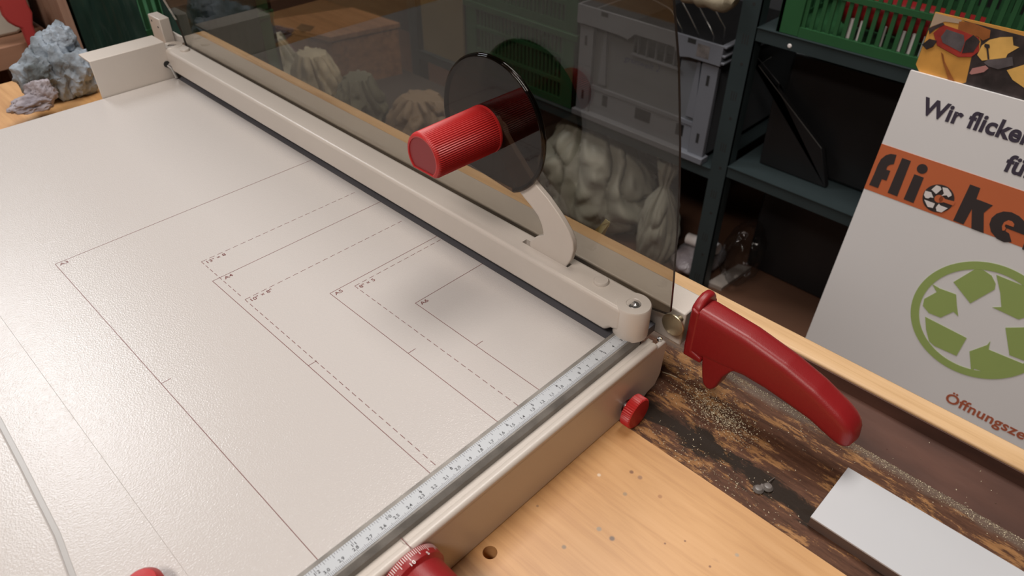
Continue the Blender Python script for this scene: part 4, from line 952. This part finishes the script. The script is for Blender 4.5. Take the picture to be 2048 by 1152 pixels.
c = at(628, 140, 'x', 53); gathered('cloth_bundle', 'cream folded cloth bundle beside the striped bag', (c.x, c.y), 6.0, 7.0, 18, 23.0, n=12, neck=1.2, zb_=-46, m=M['cream'], cat='cloth')
c = at(715, 160, 'x', 55); gathered('cloth_bundle', 'grey green cloth bundle on the low table', (c.x, c.y), 6.0, 5.8, 16, 25.0, n=6, neck=1.2, zb_=-46, m=two_tone('grey_green_cloth', (0.14, 0.14, 0.10), (0.26, 0.26, 0.19), 9), cat='cloth')
c = at(845, 215, 'x', 60); gathered('paper_bag', 'light brown paper bag at the near end of the low table', (c.x, c.y), 8, 9.5, 15, 27.0, n=5, neck=1.15, zb_=-46, m=M['clay'], cat='bag')

# ------------------------------------------------------------------ far left: second bench, tub, strap, board, wrapped crates
t = thing('second_workbench', 'second wooden workbench beyond the far end of the first', 'workbench', (-45, 140, FLOOR))
obj('bench_top', Box(-90, -3.2, 123, 165, -10.2, -6.4), mat('old_bench_wood', (0.30, 0.16, 0.10), 0.6, var=0.2, vscale=20, stretch=(0.1, 1, 1)), t, bevel=0.2)
for x in (-86, -8):
    for y in (128, 160): obj('leg', Box(x - 3, x + 3, y - 3, y + 3, FLOOR, -10.2), M['brownwood'], t)
p = at(60, 40, 'y', 128)
bm = bmesh.new(); prof = [(-34, -6.4), (-7.5, -6.4), (-5.2, -5.2), (-4.0, -2.5), (-3.6, 4), (-3.6, 16), (-34, 16)]
prism(bm, prof, 'y', 128, 150)
tag(obj('plastic_tub', bm, mat('milky_plastic', (0.50, 0.48, 0.42), 0.4), origin=(-19, 139, -6.4), bevel=0.6, seg=3), 'milky white plastic tub on the second workbench', 'tub')
q = [(-30, -10), (48, -12), (57, 10), (66, 26), (67, 50), (76, 75), (86, 98), (63, 104), (52, 78), (44, 58), (32, 54), (18, 46), (6, 32), (0, 16), (-30, 0)]
bm = Prism([(lambda p: (p.x, p.z))(at(x, y, 'y', 121.6)) for x, y in q], 'y', 121.6, 122.8)
tag(obj('red_strap', bm, mat('faded_red_plastic', (0.42, 0.05, 0.05), 0.4), origin=(-7, 122.5, -9), bevel=0.35, seg=3), 'red plastic strap hanging over the edge of the second workbench', 'strap')
tag(obj('upright_board', Box(-2.3, -0.9, 117.5, 160, FLOOR, 40), M['pinkwood'], origin=(-1.7, 118.5, FLOOR), bevel=0.1), 'narrow upright wooden board beside the wrapped green crates', 'board')
for z, nm in ((FLOOR, 'bottom'), (-55, 'second from the bottom'), (-33, 'third from the bottom'), (-11, 'topmost')):
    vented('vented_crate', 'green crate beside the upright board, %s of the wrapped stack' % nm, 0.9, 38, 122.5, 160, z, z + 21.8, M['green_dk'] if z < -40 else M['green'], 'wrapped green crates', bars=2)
def sheet(name, x0, x1, y, z0, z1, m, label, cat, seed):
    nx, nz = 60, 40; bm = bmesh.new(); off = Vector((seed, 0, 0)); g = []
    for i in range(nx + 1):
        row = []
        for j in range(nz + 1):
            u, v_ = i / nx, j / nz; x = x0 + (x1 - x0) * u; z = z0 + (z1 - z0) * v_
            d = noise.noise(Vector((x * 0.35, z * 0.09, 0)) + off) * 1.2 + noise.noise(Vector((x * 0.9, z * 0.2, 3)) + off) * 0.6
            row.append(bm.verts.new((x + 0.3 * d, y - 1.1 + d * 0.45, z)))
        g.append(row)
    for a, b in zip(g, g[1:]):
        for j in range(nz): bm.faces.new((a[j], b[j], b[j + 1], a[j + 1]))
    return tag(obj(name, bm, m, smooth=True, solid=0.1, origin=((x0 + x1) / 2, y, z0)), label, cat)
sheet('plastic_film', 0.2, 11.2, 121.2, -50, 14, M['film'], 'dark green plastic film hanging over the left part of the green crates', 'plastic film', 2.0)
sheet('plastic_film', 15.2, 34, 121.2, -50, 14, M['film'], 'dark green plastic film hanging over the right part of the green crates', 'plastic film', 9.0)
